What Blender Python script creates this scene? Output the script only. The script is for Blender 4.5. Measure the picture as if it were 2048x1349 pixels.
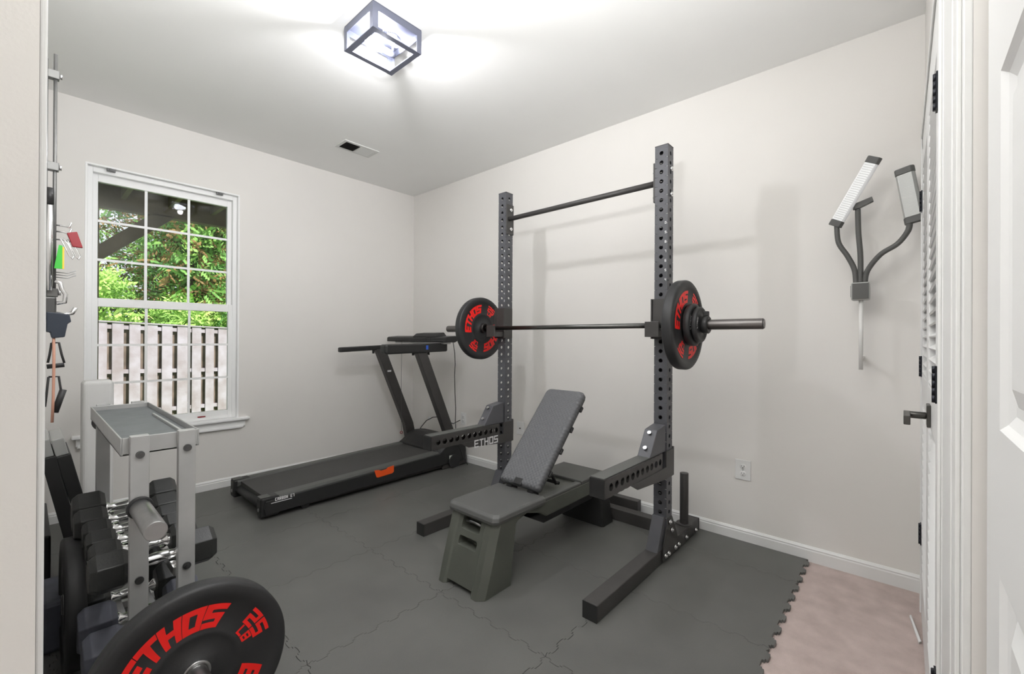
import bpy, bmesh, math, random
from mathutils import Vector, Matrix
random.seed(7)
PI = math.pi
S = bpy.context.scene
COL = S.collection
for o in list(bpy.data.objects):
    bpy.data.objects.remove(o)

# ------------------------------------------------------------------ camera
cam_d = bpy.data.cameras.new('camera')
cam = bpy.data.objects.new('camera', cam_d)
COL.objects.link(cam)
S.camera = cam
F_PX, CY_PX = 872.80, 675.80
r_ = Vector((0.6671046637934775, -0.7449454691215126, 0.0052550528370922875))
u_ = Vector((-0.005022033721024848, 0.0025568949030113884, 0.9999841206068025))
w_ = Vector((0.744947076457312, 0.6671204616287709, 0.002035424751624242))
m = Matrix((r_, u_, -w_)).transposed().to_4x4()
m.translation = Vector((0, 0, 1.1929))
cam.matrix_world = m
cam_d.sensor_width = 36
cam_d.lens = F_PX / 2048 * 36
cam_d.shift_y = (CY_PX - 674.5) / 2048
cam_d.clip_start = 0.01
cam_d.clip_end = 200

# ------------------------------------------------------------------ world, sun, exposure
S.view_settings.view_transform = 'Standard'
S.view_settings.look = 'None'
S.view_settings.exposure = 0.40
S.view_settings.gamma = 1.0
S.view_settings.use_curve_mapping = False
W = bpy.data.worlds.new('world')
S.world = W
W.use_nodes = True
wn = W.node_tree.nodes
bg = wn['Background']
bg.inputs[0].default_value = (0.86, 0.93, 1.0, 1)
bg.inputs[1].default_value = 0.85
sun_d = bpy.data.lights.new('sun', 'SUN')
sun_d.energy = 4.4
sun_d.angle = 0.01
sun_d.color = (1, 0.95, 0.88)
sun = bpy.data.objects.new('sun', sun_d)
COL.objects.link(sun)
sun.rotation_euler = Vector((-0.30, 0.62, -0.72)).to_track_quat('-Z', 'Y').to_euler()
# added fill light in the hall behind the camera, to brighten the room evenly
hall_d = bpy.data.lights.new('hall_fill', 'AREA')
hall_d.energy = 4.5
hall_d.shape = 'RECTANGLE'
hall_d.size = 0.9
hall_d.size_y = 0.9
hall_d.color = (1.0, 0.97, 0.93)
hall = bpy.data.objects.new('hall_fill', hall_d)
COL.objects.link(hall)
hall.location = (-0.85, 0.42, 0.30)
hall.rotation_euler = Vector((0.62, 0.22, 1.0)).to_track_quat('-Z', 'Z').to_euler()

# the photographer's flash, bounced off the ceiling above the doorway
fl_d = bpy.data.lights.new('bounce_flash', 'AREA')
fl_d.energy = 46
fl_d.shape = 'DISK'
fl_d.size = 0.24
fl_d.color = (0.98, 0.99, 1.0)
fl = bpy.data.objects.new('bounce_flash', fl_d)
COL.objects.link(fl)
fl.location = (0.46, 0.46, 1.90)
fl.rotation_euler = Vector((-0.03, 0.40, 1.0)).to_track_quat('-Z', 'Y').to_euler()

# ------------------------------------------------------------------ materials
def mat(name, col, rough=0.5, metal=0.0, var=0.0, vscale=8.0, bump=0.0, bscale=60.0, col2=None,
        emit=None, estr=0.0, trans=0.0, ior=1.45, coat=0.0, spec=0.5, alpha=1.0):
    M = bpy.data.materials.new(name)
    M.use_nodes = True
    nt = M.node_tree
    b = nt.nodes['Principled BSDF']
    b.inputs['Base Color'].default_value = (*col, 1)
    b.inputs['Roughness'].default_value = rough
    b.inputs['Metallic'].default_value = metal
    b.inputs['IOR'].default_value = ior
    b.inputs['Transmission Weight'].default_value = trans
    b.inputs['Coat Weight'].default_value = coat
    b.inputs['Specular IOR Level'].default_value = spec
    b.inputs['Alpha'].default_value = alpha
    if emit:
        b.inputs['Emission Color'].default_value = (*emit, 1)
        b.inputs['Emission Strength'].default_value = estr
    tc = nt.nodes.new('ShaderNodeTexCoord')
    if var > 0 or col2:
        n = nt.nodes.new('ShaderNodeTexNoise')
        n.inputs['Scale'].default_value = vscale
        n.inputs['Detail'].default_value = 5
        nt.links.new(tc.outputs['Object'], n.inputs['Vector'])
        rmp = nt.nodes.new('ShaderNodeValToRGB')
        c2 = col2 if col2 else tuple(max(0, c * (1 - var)) for c in col)
        c1 = col if col2 else tuple(min(1, c * (1 + var)) for c in col)
        rmp.color_ramp.elements[0].position = 0.32
        rmp.color_ramp.elements[1].position = 0.68
        rmp.color_ramp.elements[0].color = (*c2, 1)
        rmp.color_ramp.elements[1].color = (*c1, 1)
        nt.links.new(n.outputs['Fac'], rmp.inputs['Fac'])
        nt.links.new(rmp.outputs['Color'], b.inputs['Base Color'])
    if bump > 0:
        n2 = nt.nodes.new('ShaderNodeTexNoise')
        n2.inputs['Scale'].default_value = bscale
        n2.inputs['Detail'].default_value = 3
        nt.links.new(tc.outputs['Object'], n2.inputs['Vector'])
        bp = nt.nodes.new('ShaderNodeBump')
        bp.inputs['Strength'].default_value = bump
        bp.inputs['Distance'].default_value = 0.004
        nt.links.new(n2.outputs['Fac'], bp.inputs['Height'])
        nt.links.new(bp.outputs['Normal'], b.inputs['Normal'])
    return M

def hexmat(name, col, rough):
    """pad vinyl with a fine embossed dot pattern"""
    M = mat(name, col, rough)
    nt = M.node_tree
    b = nt.nodes['Principled BSDF']
    tc = nt.nodes.new('ShaderNodeTexCoord')
    v = nt.nodes.new('ShaderNodeTexVoronoi')
    v.voronoi_dimensions = '2D'
    v.inputs['Scale'].default_value = 62
    v.inputs['Randomness'].default_value = 0.0
    mp = nt.nodes.new('ShaderNodeMapping')
    mp.inputs['Rotation'].default_value = (0, math.atan2(0.850 - 0.378, 2.262 - 1.812), 0)
    mp2 = nt.nodes.new('ShaderNodeMapping')
    mp2.inputs['Rotation'].default_value = (0, 0, PI / 4)
    nt.links.new(tc.outputs['Object'], mp.inputs['Vector'])
    nt.links.new(mp.outputs['Vector'], mp2.inputs['Vector'])
    nt.links.new(mp2.outputs['Vector'], v.inputs['Vector'])
    bp = nt.nodes.new('ShaderNodeBump')
    bp.inputs['Strength'].default_value = 0.9
    bp.inputs['Distance'].default_value = 0.004
    nt.links.new(v.outputs['Distance'], bp.inputs['Height'])
    nt.links.new(bp.outputs['Normal'], b.inputs['Normal'])
    return M

M_WALL = mat('wall_paint', (0.795, 0.772, 0.740), 0.75, bump=0.05, bscale=220, var=0.012, vscale=2)
M_CEIL = mat('ceiling_paint', (0.90, 0.897, 0.88), 0.85, bump=0.05, bscale=160, var=0.01, vscale=2)
M_TRIM = mat('trim_paint', (0.78, 0.78, 0.768), 0.38, bump=0.02, bscale=40)
M_VINYL = mat('window_vinyl', (0.92, 0.92, 0.915), 0.35, bump=0.02, bscale=40)
M_TWR = mat('tower_steel', (0.17, 0.17, 0.165), 0.38, metal=0.5)
M_DOOR = mat('door_paint', (0.78, 0.78, 0.772), 0.42, bump=0.03, bscale=30)
M_CARP = mat('carpet', (0.70, 0.575, 0.535), 0.95, col2=(0.57, 0.46, 0.425), vscale=11, bump=1.0, bscale=420)
M_MAT = mat('foam_rubber', (0.124, 0.124, 0.116), 0.43, var=0.10, vscale=3, bump=0.25, bscale=350)
M_BLACK = mat('black_powder_coat', (0.052, 0.049, 0.047), 0.40, var=0.1, vscale=9, bump=0.1, bscale=300)
M_BLACKLIT = mat('lit_black_steel', (0.085, 0.086, 0.095), 0.40, var=0.1, vscale=7, bump=0.1, bscale=300)  # black steel lightened: the reflection on its faces is put into the colour
M_RUB = mat('black_rubber', (0.027, 0.027, 0.028), 0.50, var=0.1, vscale=9, bump=0.1, bscale=200)
M_RUBG = mat('hex_head_rubber', (0.030, 0.031, 0.030), 0.38, var=0.1, vscale=20, bump=0.15, bscale=200)
M_CHROME = mat('chrome', (0.80, 0.80, 0.80), 0.14, metal=1.0)
M_STEEL = mat('brushed_steel', (0.42, 0.42, 0.42), 0.32, metal=1.0, var=0.06, vscale=40)
M_BARSH = mat('dark_steel_shaft', (0.13, 0.13, 0.125), 0.35, metal=1.0)
M_SLV = mat('sleeve_steel', (0.17, 0.16, 0.155), 0.38, metal=1.0)
M_RED = mat('red_lettering', (0.98, 0.018, 0.014), 0.45, var=0.05, vscale=30)
M_WHITEP = mat('white_print', (0.75, 0.75, 0.75), 0.5)
M_RACKG = mat('silver_grey_paint', (0.44, 0.44, 0.435), 0.42, metal=0.25, var=0.05, vscale=12)
M_TRAYL = mat('tray_liner', (0.15, 0.16, 0.165), 0.6, var=0.08, vscale=20, bump=0.15, bscale=150)
M_BOLT = mat('bolt_grey', (0.12, 0.12, 0.12), 0.35, metal=0.7)
M_PAD = hexmat('pad_vinyl', (0.118, 0.121, 0.127), 0.52)
M_SEAT = mat('seat_vinyl', (0.098, 0.099, 0.095), 0.50, bump=0.15, bscale=250, var=0.05)
M_BASEG = mat('olive_grey_plastic', (0.095, 0.100, 0.084), 0.40, bump=0.15, bscale=150, var=0.08, vscale=6)
M_PDARK = mat('dark_plastic', (0.022, 0.022, 0.022), 0.45, bump=0.1, bscale=150)
M_BELT = mat('belt_rubber', (0.058, 0.057, 0.054), 0.62, bump=0.35, bscale=500, var=0.06)
M_RAILP = mat('side_rail_plastic', (0.085, 0.087, 0.082), 0.42, bump=0.1, bscale=200)
M_ORANGE = mat('orange_red_logo', (0.88, 0.10, 0.015), 0.45)
M_GLASSW = mat('window_glass', (1, 1, 1), 0.0, trans=1.0, ior=1.22)
M_GLASSB = mat('bulb_glass', (1, 1, 1), 0.0, trans=1.0, ior=1.3)
M_BULB = mat('lit_bulb', (1, 1, 1), 0.3, emit=(0.93, 0.95, 1.0), estr=60)
M_FIL = mat('glowing_filament', (1, 1, 1), 0.3, emit=(0.95, 0.96, 1.0), estr=45)
M_FIXT = mat('fixture_metal', (0.16, 0.17, 0.22), 0.35, metal=0.5)
M_VENT = mat('vent_enamel', (0.68, 0.68, 0.66), 0.45)
M_VDARK = mat('vent_cavity', (0.05, 0.05, 0.05), 0.9)
M_SLOT = mat('slot_dark', (0.02, 0.02, 0.02), 0.8)
M_LAMPB = mat('warm_grey_plastic', (0.10, 0.10, 0.095), 0.5)
M_LAMPL = mat('led_diffuser', (0.78, 0.79, 0.79), 0.4, emit=(1, 1, 1), estr=0.12)
M_LAMPG = mat('pearl_grey_shell', (0.42, 0.425, 0.41), 0.35, metal=0.3)
M_POLE = mat('white_pole', (0.78, 0.77, 0.75), 0.35)
M_FENCE = mat('weathered_boards', (0.47, 0.43, 0.50), 0.9, col2=(0.33, 0.28, 0.30), vscale=3.5, bump=0.6, bscale=40)
M_FENCB = mat('rear_boards', (0.26, 0.20, 0.165), 0.9, col2=(0.12, 0.095, 0.08), vscale=4, bump=0.6, bscale=40)
M_DECK = mat('stained_deck_timber', (0.15, 0.115, 0.07), 0.85, col2=(0.085, 0.07, 0.042), vscale=4, bump=0.5, bscale=30)
M_GRASS = mat('grass_green', (0.22, 0.42, 0.06), 0.9, col2=(0.10, 0.24, 0.03), vscale=12, bump=0.9, bscale=60)
M_LEAFA = mat('evergreen_leaf', (0.34, 0.60, 0.13), 0.75, col2=(0.12, 0.32, 0.09), vscale=1.6, trans=0.0)
M_LEAFB = mat('yellow_green_leaf', (0.60, 0.85, 0.24), 0.75, col2=(0.34, 0.60, 0.14), vscale=2.2)
M_LEAFC = mat('dry_branchlet', (0.42, 0.28, 0.10), 0.85, col2=(0.20, 0.13, 0.06), vscale=2.0)
M_BARK = mat('bark', (0.12, 0.09, 0.065), 0.9, bump=0.8, bscale=25, var=0.2)
M_CORD = mat('cord_black', (0.03, 0.03, 0.03), 0.5)
M_NAVY = mat('navy_plastic', (0.035, 0.045, 0.065), 0.5)
M_DKRED = mat('crimson_plastic', (0.28, 0.012, 0.02), 0.4)
M_GREEN = mat('green_card', (0.06, 0.55, 0.06), 0.5)
M_YEL = mat('yellow_card', (0.85, 0.62, 0.06), 0.5)
M_PEACH = mat('peach_tube', (0.62, 0.33, 0.24), 0.5)
M_FOAMW = mat('white_foam', (0.74, 0.735, 0.72), 0.7, bump=0.05)
M_BLUE = mat('blue_grey_and_lit_rubber', (0.10, 0.105, 0.13), 0.5, var=0.15, vscale=14)
M_OUT = mat('outlet_plastic', (0.80, 0.80, 0.79), 0.35)
M_TAG = mat('pale_tag', (0.62, 0.66, 0.58), 0.5)
M_HINGE = mat('black_hinge_metal', (0.015, 0.016, 0.022), 0.35, metal=0.6)
M_BRZ = mat('dark_bronze', (0.075, 0.072, 0.066), 0.35, metal=0.7)
M_BLUEP = mat('blue_print', (0.03, 0.10, 0.5), 0.5)

# ------------------------------------------------------------------ builders
class MB:
    def __init__(s):
        s.bm = bmesh.new()
    def box(s, x0, x1, y0, y1, z0, z1, M=None, bev=0.0):
        t = bmesh.new()
        bmesh.ops.create_cube(t, size=1)
        for v in t.verts:
            v.co = Vector(((x0 + x1) / 2 + v.co.x * (x1 - x0), (y0 + y1) / 2 + v.co.y * (y1 - y0), (z0 + z1) / 2 + v.co.z * (z1 - z0)))
        if bev > 0:
            bmesh.ops.bevel(t, geom=t.edges[:], offset=bev, segments=2, affect='EDGES', profile=0.6)
        if M is not None:
            bmesh.ops.transform(t, matrix=M, verts=t.verts[:])
        s._merge(t)
        return s
    def _merge(s, t):
        me = bpy.data.meshes.new('tmp')
        t.to_mesh(me)
        t.free()
        s.bm.from_mesh(me)
        bpy.data.meshes.remove(me)
    def cyl(s, p0, p1, r0, r1=None, n=20, caps=True):
        p0, p1 = Vector(p0), Vector(p1)
        r1 = r0 if r1 is None else r1
        d = (p1 - p0)
        q = d.to_track_quat('Z', 'Y')
        A, B = [], []
        for i in range(n):
            a = 2 * PI * i / n
            e = Vector((math.cos(a), math.sin(a), 0))
            A.append(s.bm.verts.new(p0 + q @ (e * r0)))
            B.append(s.bm.verts.new(p1 + q @ (e * r1)))
        for i in range(n):
            j = (i + 1) % n
            s.bm.faces.new((A[i], A[j], B[j], B[i])).smooth = True
        if caps:
            s.bm.faces.new(A[::-1])
            s.bm.faces.new(B)
        return s
    def lathe(s, prof, p0, axis, n=40, closed=False):
        """prof: list of (radius, offset along axis)"""
        q = Vector(axis).to_track_quat('Z', 'Y')
        p0 = Vector(p0)
        rings = []
        for (r, t) in prof:
            if r < 1e-6:
                rings.append([s.bm.verts.new(p0 + q @ Vector((0, 0, t)))])
            else:
                rings.append([s.bm.verts.new(p0 + q @ Vector((r * math.cos(2 * PI * i / n), r * math.sin(2 * PI * i / n), t))) for i in range(n)])
        prs = list(zip(rings[:-1], rings[1:]))
        if closed:
            prs.append((rings[-1], rings[0]))
        for A, B in prs:
            for i in range(n):
                j = (i + 1) % n
                if len(A) == 1 and len(B) == 1:
                    continue
                if len(A) == 1:
                    f = s.bm.faces.new((A[0], B[j], B[i]))
                elif len(B) == 1:
                    f = s.bm.faces.new((A[i], A[j], B[0]))
                else:
                    f = s.bm.faces.new((A[i], A[j], B[j], B[i]))
                f.smooth = True
        return s
    def tube(s, pts, r, n=8, rz=None):
        pts = [Vector(p) for p in pts]
        rings = []
        up = Vector((0, 0, 1))
        prev = None
        for i, p in enumerate(pts):
            d = (pts[min(i + 1, len(pts) - 1)] - pts[max(i - 1, 0)]).normalized()
            if prev is None:
                a = d.cross(up)
                if a.length < 1e-3:
                    a = d.cross(Vector((1, 0, 0)))
                a.normalize()
            else:
                a = prev - d * prev.dot(d)
                a.normalize()
            prev = a
            b = d.cross(a)
            rr = r if not isinstance(r, (list, tuple)) else r[i]
            rings.append([s.bm.verts.new(p + a * rr * math.cos(2 * PI * k / n) + b * (rz or rr) * math.sin(2 * PI * k / n)) for k in range(n)])
        for A, B in zip(rings[:-1], rings[1:]):
            for k in range(n):
                j = (k + 1) % n
                s.bm.faces.new((A[k], A[j], B[j], B[k])).smooth = True
        s.bm.faces.new(rings[0][::-1])
        s.bm.faces.new(rings[-1])
        return s
    def prism(s, poly, z0, z1, M=None):
        """poly in XY extruded z0..z1 then transformed by M"""
        t = bmesh.new()
        A = [t.verts.new((x, y, z0)) for x, y in poly]
        B = [t.verts.new((x, y, z1)) for x, y in poly]
        t.faces.new(A[::-1])
        t.faces.new(B)
        n = len(poly)
        for i in range(n):
            j = (i + 1) % n
            t.faces.new((A[i], A[j], B[j], B[i]))
        if M is not None:
            bmesh.ops.transform(t, matrix=M, verts=t.verts[:])
        s._merge(t)
        return s
    def loft(s, secs, closed=True):
        """secs: list of same-length point loops"""
        R = [[s.bm.verts.new(p) for p in sec] for sec in secs]
        n = len(R[0])
        for A, B in zip(R[:-1], R[1:]):
            for k in range(n):
                j = (k + 1) % n
                s.bm.faces.new((A[k], A[j], B[j], B[k]))
        s.bm.faces.new(R[0][::-1])
        s.bm.faces.new(R[-1])
        return s
    def tri(s, *pts):
        s.bm.faces.new([s.bm.verts.new(p) for p in pts])
        return s
    def build(s, name, M, parent=None, bev=0.0, smooth=False, seg=2, nrm=True):
        me = bpy.data.meshes.new(name)
        if nrm:
            bmesh.ops.recalc_face_normals(s.bm, faces=s.bm.faces[:])
        s.bm.to_mesh(me)
        s.bm.free()
        me.materials.append(M)
        if smooth:
            for p in me.polygons:
                p.use_smooth = True
        o = bpy.data.objects.new(name, me)
        COL.objects.link(o)
        if parent is not None:
            o.parent = parent
        if bev > 0:
            b = o.modifiers.new('bevel', 'BEVEL')
            b.width = bev
            b.segments = seg
            b.limit_method = 'ANGLE'
            b.angle_limit = math.radians(35)
        return o

def XZ(y):      # map prism XY -> world XZ, extruded along Y from y
    return Matrix(((1, 0, 0, 0), (0, 0, 1, y), (0, 1, 0, 0), (0, 0, 0, 1)))
def YZ(x):      # map prism XY -> world YZ, extruded along X from x
    return Matrix(((0, 0, 1, x), (1, 0, 0, 0), (0, 1, 0, 0), (0, 0, 0, 1)))

def thing(name, label, cat, loc=(0, 0, 0), rot=(0, 0, 0), group=None):
    o = bpy.data.objects.new(name, None)
    COL.objects.link(o)
    o.location = loc
    o.rotation_euler = rot
    o.empty_display_size = 0.05
    tag(o, label, cat, group)
    return o
def tag(o, label, cat, group=None, kind=None):
    o['label'] = label
    o['category'] = cat
    if group:
        o['group'] = group
    if kind:
        o['kind'] = kind
    return o
def struct(o, label=None, cat=None):
    o['kind'] = 'structure'
    if label:
        o['label'] = label
    if cat:
        o['category'] = cat
    return o
def place(t):
    """parts were built in world coordinates: keep them where they are under the empty"""
    inv = Matrix.LocRotScale(t.location, t.rotation_euler, t.scale).inverted()
    for c in t.children:
        c.matrix_parent_inverse = inv
def copy_tree(o, parent=None):
    c = o.copy()
    COL.objects.link(c)
    c.parent = parent
    for ch in list(o.children):
        copy_tree(ch, c)
    return c
def boolean_cut(o, cutter_mb):
    c = cutter_mb.build('cutter', M_BLACK)
    md = o.modifiers.new('cut', 'BOOLEAN')
    md.operation = 'DIFFERENCE'
    md.solver = 'EXACT'
    md.object = c
    bpy.context.view_layer.update()
    dg = bpy.context.evaluated_depsgraph_get()
    me = bpy.data.meshes.new_from_object(o.evaluated_get(dg))
    o.modifiers.clear()
    o.data = me
    cm = c.data
    bpy.data.objects.remove(c)
    bpy.data.meshes.remove(cm)
    return o

# ---- stroke lettering: glyph strokes on a 4 x 6 grid
GL = {
 'E': [(0,0,0,6),(0,0,4,0),(0,3,3.4,3),(0,6,4,6)], 'T': [(2,0,2,6),(0,6,4,6)],
 'H': [(0,0,0,6),(4,0,4,6),(0,3,4,3)], 'O': [(0,0,0,6),(4,0,4,6),(0,0,4,0),(0,6,4,6)],
 'S': [(0,0,4,0),(4,0,4,3),(0,3,4,3),(0,3,0,6),(0,6,4,6)], 'L': [(0,0,0,6),(0,0,4,0)],
 'B': [(0,0,0,6),(0,0,3.7,0),(0,3,3.7,3),(0,6,3.7,6),(4,0.3,4,2.7),(4,3.3,4,5.7)],
 'C': [(0,0,0,6),(0,0,4,0),(0,6,4,6)], 'A': [(0,0,0,6),(4,0,4,6),(0,3,4,3),(0,6,4,6)],
 'R': [(0,0,0,6),(0,6,4,6),(4,3,4,6),(0,3,4,3),(1.6,3,4,0)], 'N': [(0,0,0,6),(4,0,4,6),(0,6,4,0)],
 '0': [(0,0,0,6),(4,0,4,6),(0,0,4,0),(0,6,4,6)], '1': [(2,0,2,6)],
 '2': [(0,6,4,6),(4,3,4,6),(0,3,4,3),(0,0,0,3),(0,0,4,0)], '3': [(0,6,4,6),(4,0,4,6),(0.6,3,4,3),(0,0,4,0)],
 '4': [(0,3,0,6),(0,3,4,3),(4,0,4,6)], '5': [(0,0,4,0),(4,0,4,3),(0,3,4,3),(0,3,0,6),(0,6,4,6)],
 '6': [(0,0,4,0),(4,0,4,3),(0,3,4,3),(0,0,0,6),(0,6,4,6)], '7': [(0,6,4,6),(4,0,4,6)],
 '8': [(0,0,0,6),(4,0,4,6),(0,0,4,0),(0,3,4,3),(0,6,4,6)], '9': [(0,3,4,3),(4,0,4,6),(0,3,0,6),(0,6,4,6),(0,0,4,0)],
 'I': [(2,0,2,6)], ' ': [],
}
def letters(mb, text, size, fn, wt=0.19, width=0.85, gap=0.42, shear=0.0, res=18):
    """fn(u, v) -> world point; text centred on u = 0, v from 0 to size. Each glyph is a grid of
    non-overlapping cells covered by its strokes."""
    k = size / 6.0
    adv = 4 * k * width + gap * size * 0.8
    tot = adv * len(text) - gap * size * 0.8
    h = wt * size / 2
    c = size / res
    for i, ch in enumerate(text):
        ox = -tot / 2 + i * adv
        segs = [(Vector((x0 * k * width, y0 * k)), Vector((x1 * k * width, y1 * k))) for x0, y0, x1, y1 in GL.get(ch, [])]
        if not segs:
            continue
        vs = {}
        def vert(a, b):
            if (a, b) not in vs:
                u, v = a * c - h, b * c - h
                vs[(a, b)] = mb.bm.verts.new(fn(ox + u + shear * v, v))
            return vs[(a, b)]
        nx = int((4 * k * width + 2 * h) / c) + 1
        ny = int((size + 2 * h) / c) + 1
        for a in range(nx):
            for b in range(ny):
                p = Vector(((a + 0.5) * c - h, (b + 0.5) * c - h))
                hit = False
                for (q0, q1) in segs:
                    d = q1 - q0
                    L = d.length
                    d = d / L
                    t = (p - q0).dot(d)
                    w = abs((p - q0).x * d.y - (p - q0).y * d.x)
                    if w <= h and -h <= t <= L + h:
                        hit = True
                        break
                if hit:
                    mb.bm.faces.new((vert(a, b), vert(a + 1, b), vert(a + 1, b + 1), vert(a, b + 1)))
    return mb

def perf_tube(mb, p0, ax, length, A, B, sa, sb, pitch=0.0508, r=0.011, first=0.03, holeA=True, holeB=True, n=16, skipA=()):
    """square tube from p0 along ax; cross axes A (size sa), B (size sb). Real holes in the faces."""
    p0, ax, A, B = Vector(p0), Vector(ax), Vector(A), Vector(B)
    cells = [0.0]
    centers = []
    t = first
    while t + pitch / 2 < length:
        centers.append(t)
        cells.append(t + pitch / 2)
        t += pitch
    if cells[-1] < length:
        cells.append(length)
    starts = [0.0] + [c + pitch / 2 for c in centers]
    ends = [c + pitch / 2 for c in centers] + [length]
    faces = [(A, sa, B, sb, holeB), (A * -1, sa, B, sb, holeB), (B, sb, A, sa, holeA), (B * -1, sb, A, sa, holeA)]
    for (nrm, ns, ud, us, hole) in faces:
        base = p0 + nrm * (ns / 2)
        for ci in range(len(starts)):
            a, b = starts[ci], ends[ci]
            if b - a < 1e-5:
                continue
            if ci < len(centers) and hole:
                c = centers[ci]
                inn, out = [], []
                for k in range(n):
                    an = 2 * PI * (k + 0.5) / n
                    cx_, cy_ = math.cos(an), math.sin(an)
                    inn.append(mb.bm.verts.new(base + ud * (r * cx_) + ax * (c + r * cy_)))
                    # project to the rectangle
                    hx = us / 2
                    hy = (b - c) if cy_ > 0 else (c - a)
                    m_ = min(hx / max(abs(cx_), 1e-6), hy / max(abs(cy_), 1e-6))
                    out.append(mb.bm.verts.new(base + ud * (m_ * cx_) + ax * (c + m_ * cy_)))
                for k in range(n):
                    j = (k + 1) % n
                    mb.bm.faces.new((inn[k], inn[j], out[j], out[k]))
                # corner fills
                for sx in (-1, 1):
                    for sy in (-1, 1):
                        an = math.atan2(sy, sx)
                        cor = base + ud * (sx * us / 2) + ax * (b if sy > 0 else a)
                        hits = sorted(range(n), key=lambda k: (out[k].co - cor).length)[:2]
                        k0, k1 = hits
                        on_u = abs(abs((out[k0].co - base).dot(ud)) - us / 2) < 1e-6
                        on_u1 = abs(abs((out[k1].co - base).dot(ud)) - us / 2) < 1e-6
                        if on_u != on_u1 and (out[k0].co - cor).length > 1e-6:
                            mb.bm.faces.new((out[k0], out[k1], mb.bm.verts.new(cor)))
            else:
                q = [base + ud * (sx * us / 2) + ax * t_ for sx, t_ in ((-1, a), (1, a), (1, b), (-1, b))]
                mb.bm.faces.new([mb.bm.verts.new(p) for p in q])
    # inner liner: a slightly smaller tube gives the wall thickness and lets light through the holes
    bmesh.ops.remove_doubles(mb.bm, verts=mb.bm.verts[:], dist=1e-5)
    return mb
def solidify(o, t):
    md = o.modifiers.new('solid', 'SOLIDIFY')
    md.thickness = t
    md.offset = -1
    return o

# ================================================================== the room
XR, YW, H = 2.833, 3.985, 2.74
YC = -0.075          # closet wall face
XL = 0.010           # left wall face
struct(MB().box(-1.7, 3.0, -1.2, 4.15, -0.12, 0.0).build('floor', M_CARP), 'pinkish beige cut pile carpet floor')
struct(MB().box(-1.7, 3.0, -1.2, 4.15, H, H + 0.12).build('ceiling', M_CEIL))
struct(MB().box(XR, XR + 0.12, -1.2, 4.15, 0, H).build('wall_right', M_WALL))
# window wall with opening
WX0, WX1, WZ0, WZ1 = 0.258, 1.152, 0.545, 2.338
wl = MB()
wl.box(-0.105, WX0, YW, YW + 0.15, 0, H).box(WX1, XR, YW, YW + 0.15, 0, H)
wl.box(WX0, WX1, YW, YW + 0.15, 0, WZ0).box(WX0, WX1, YW, YW + 0.15, WZ1, H)
struct(wl.build('wall_back', M_WALL))
wl = MB()
wl.box(-0.105, XL, 0.75, YW, 0, H).box(-0.105, XL, -0.16, 0.75, 2.60, H)
struct(wl.build('wall_left', M_WALL))
# casing on the room side of the doorway opening
struct(MB().box(XL, XL + 0.0065, 0.752, 0.81, 0, 2.65).build('trim_1', M_TRIM, bev=0.002), 'white casing at the doorway edge')
# closet wall: x from 0.915; opening 1.46..2.62
CX0, CX1, CZ = 1.46, 2.615, 2.03
wl = MB()
wl.box(0.915, CX0, YC - 0.11, YC, 0, H).box(CX1, XR, YC - 0.11, YC, 0, H).box(CX0, CX1, YC - 0.11, YC, CZ, H)
wl.box(-0.105, XR, -0.30, YC - 0.11, 0, H)
struct(wl.build('wall_front', M_WALL))
# hall behind the camera
wl = MB()
wl.box(-1.7, -1.6, -1.2, 1.6, 0, H).box(-1.6, -0.105, -1.2, -1.1, 0, H).box(-1.6, -0.105, 1.5, 1.6, 0, H)
wl.box(-0.105, 3.0, -1.2, -0.30, 0, H)
struct(wl.build('wall_hall', M_WALL))

def baseboard(name, x0, x1, y0, y1, axis, side):
    """profiled baseboard: flat board with a stepped cap"""
    mb = MB()
    prof = [(0, 0), (0.013, 0), (0.013, 0.058), (0.010, 0.064), (0.0115, 0.070), (0.005, 0.080), (0, 0.082)]
    if axis == 'x':
        prof3 = [[(x, y0 + side * d, z) for d, z in prof] for x in (x0, x1)]
    else:
        prof3 = [[(x0 + side * d, y, z) for d, z in prof] for y in (y0, y1)]
    mb.loft(prof3)
    return struct(mb.build(name, M_TRIM))
baseboard('baseboard_right', XR, XR, YC, YW, 'y', -1)
baseboard('baseboard_back', XL, XR, YW, YW, 'x', -1)
baseboard('baseboard_left', XL, XL, 0.81, YW, 'y', 1)

# closet casing and wide flat trim
def casing_strip(mb, x0, x1, z0, z1, y):
    w = x1 - x0
    mb.box(x0, x1, y, y + 0.010, z0, z1)
    mb.box(x0 + w * 0.08, x0 + w * 0.32, y + 0.010, y + 0.016, z0, z1)
    mb.box(x0 + w * 0.62, x0 + w * 0.92, y + 0.010, y + 0.0135, z0, z1)
mb = MB()
casing_strip(mb, 1.375, CX0, 0, CZ + 0.085, YC)
struct(mb.build('trim_2', M_TRIM, bev=0.0015), 'white moulded casing beside the near closet door')
mb = MB()
casing_strip(mb, 0.915, 1.16, 0, H, YC)
mb.box(1.16, 1.375, YC, YC + 0.008, 0, H)
struct(mb.build('trim_3', M_TRIM, bev=0.0015), 'wide white fluted trim between the closet and the entry')
mb = MB()
mb.box(CX1, 2.70, YC, YC + 0.012, 0, CZ + 0.085).box(CX1 + 0.01, CX1 + 0.03, YC + 0.012, YC + 0.017, 0, CZ + 0.08)
mb.box(2.70, XR, YC, YC + 0.006, 0, CZ + 0.085)
struct(mb.build('trim_4', M_TRIM, bev=0.0015), 'white casing in the corner beside the far closet door')
mb = MB()
mb.box(CX0 - 0.085, CX1 + 0.085, YC, YC + 0.012, CZ, CZ + 0.085).box(CX0 - 0.07, CX1 + 0.07, YC + 0.012, YC + 0.017, CZ + 0.05, CZ + 0.08)
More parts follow.
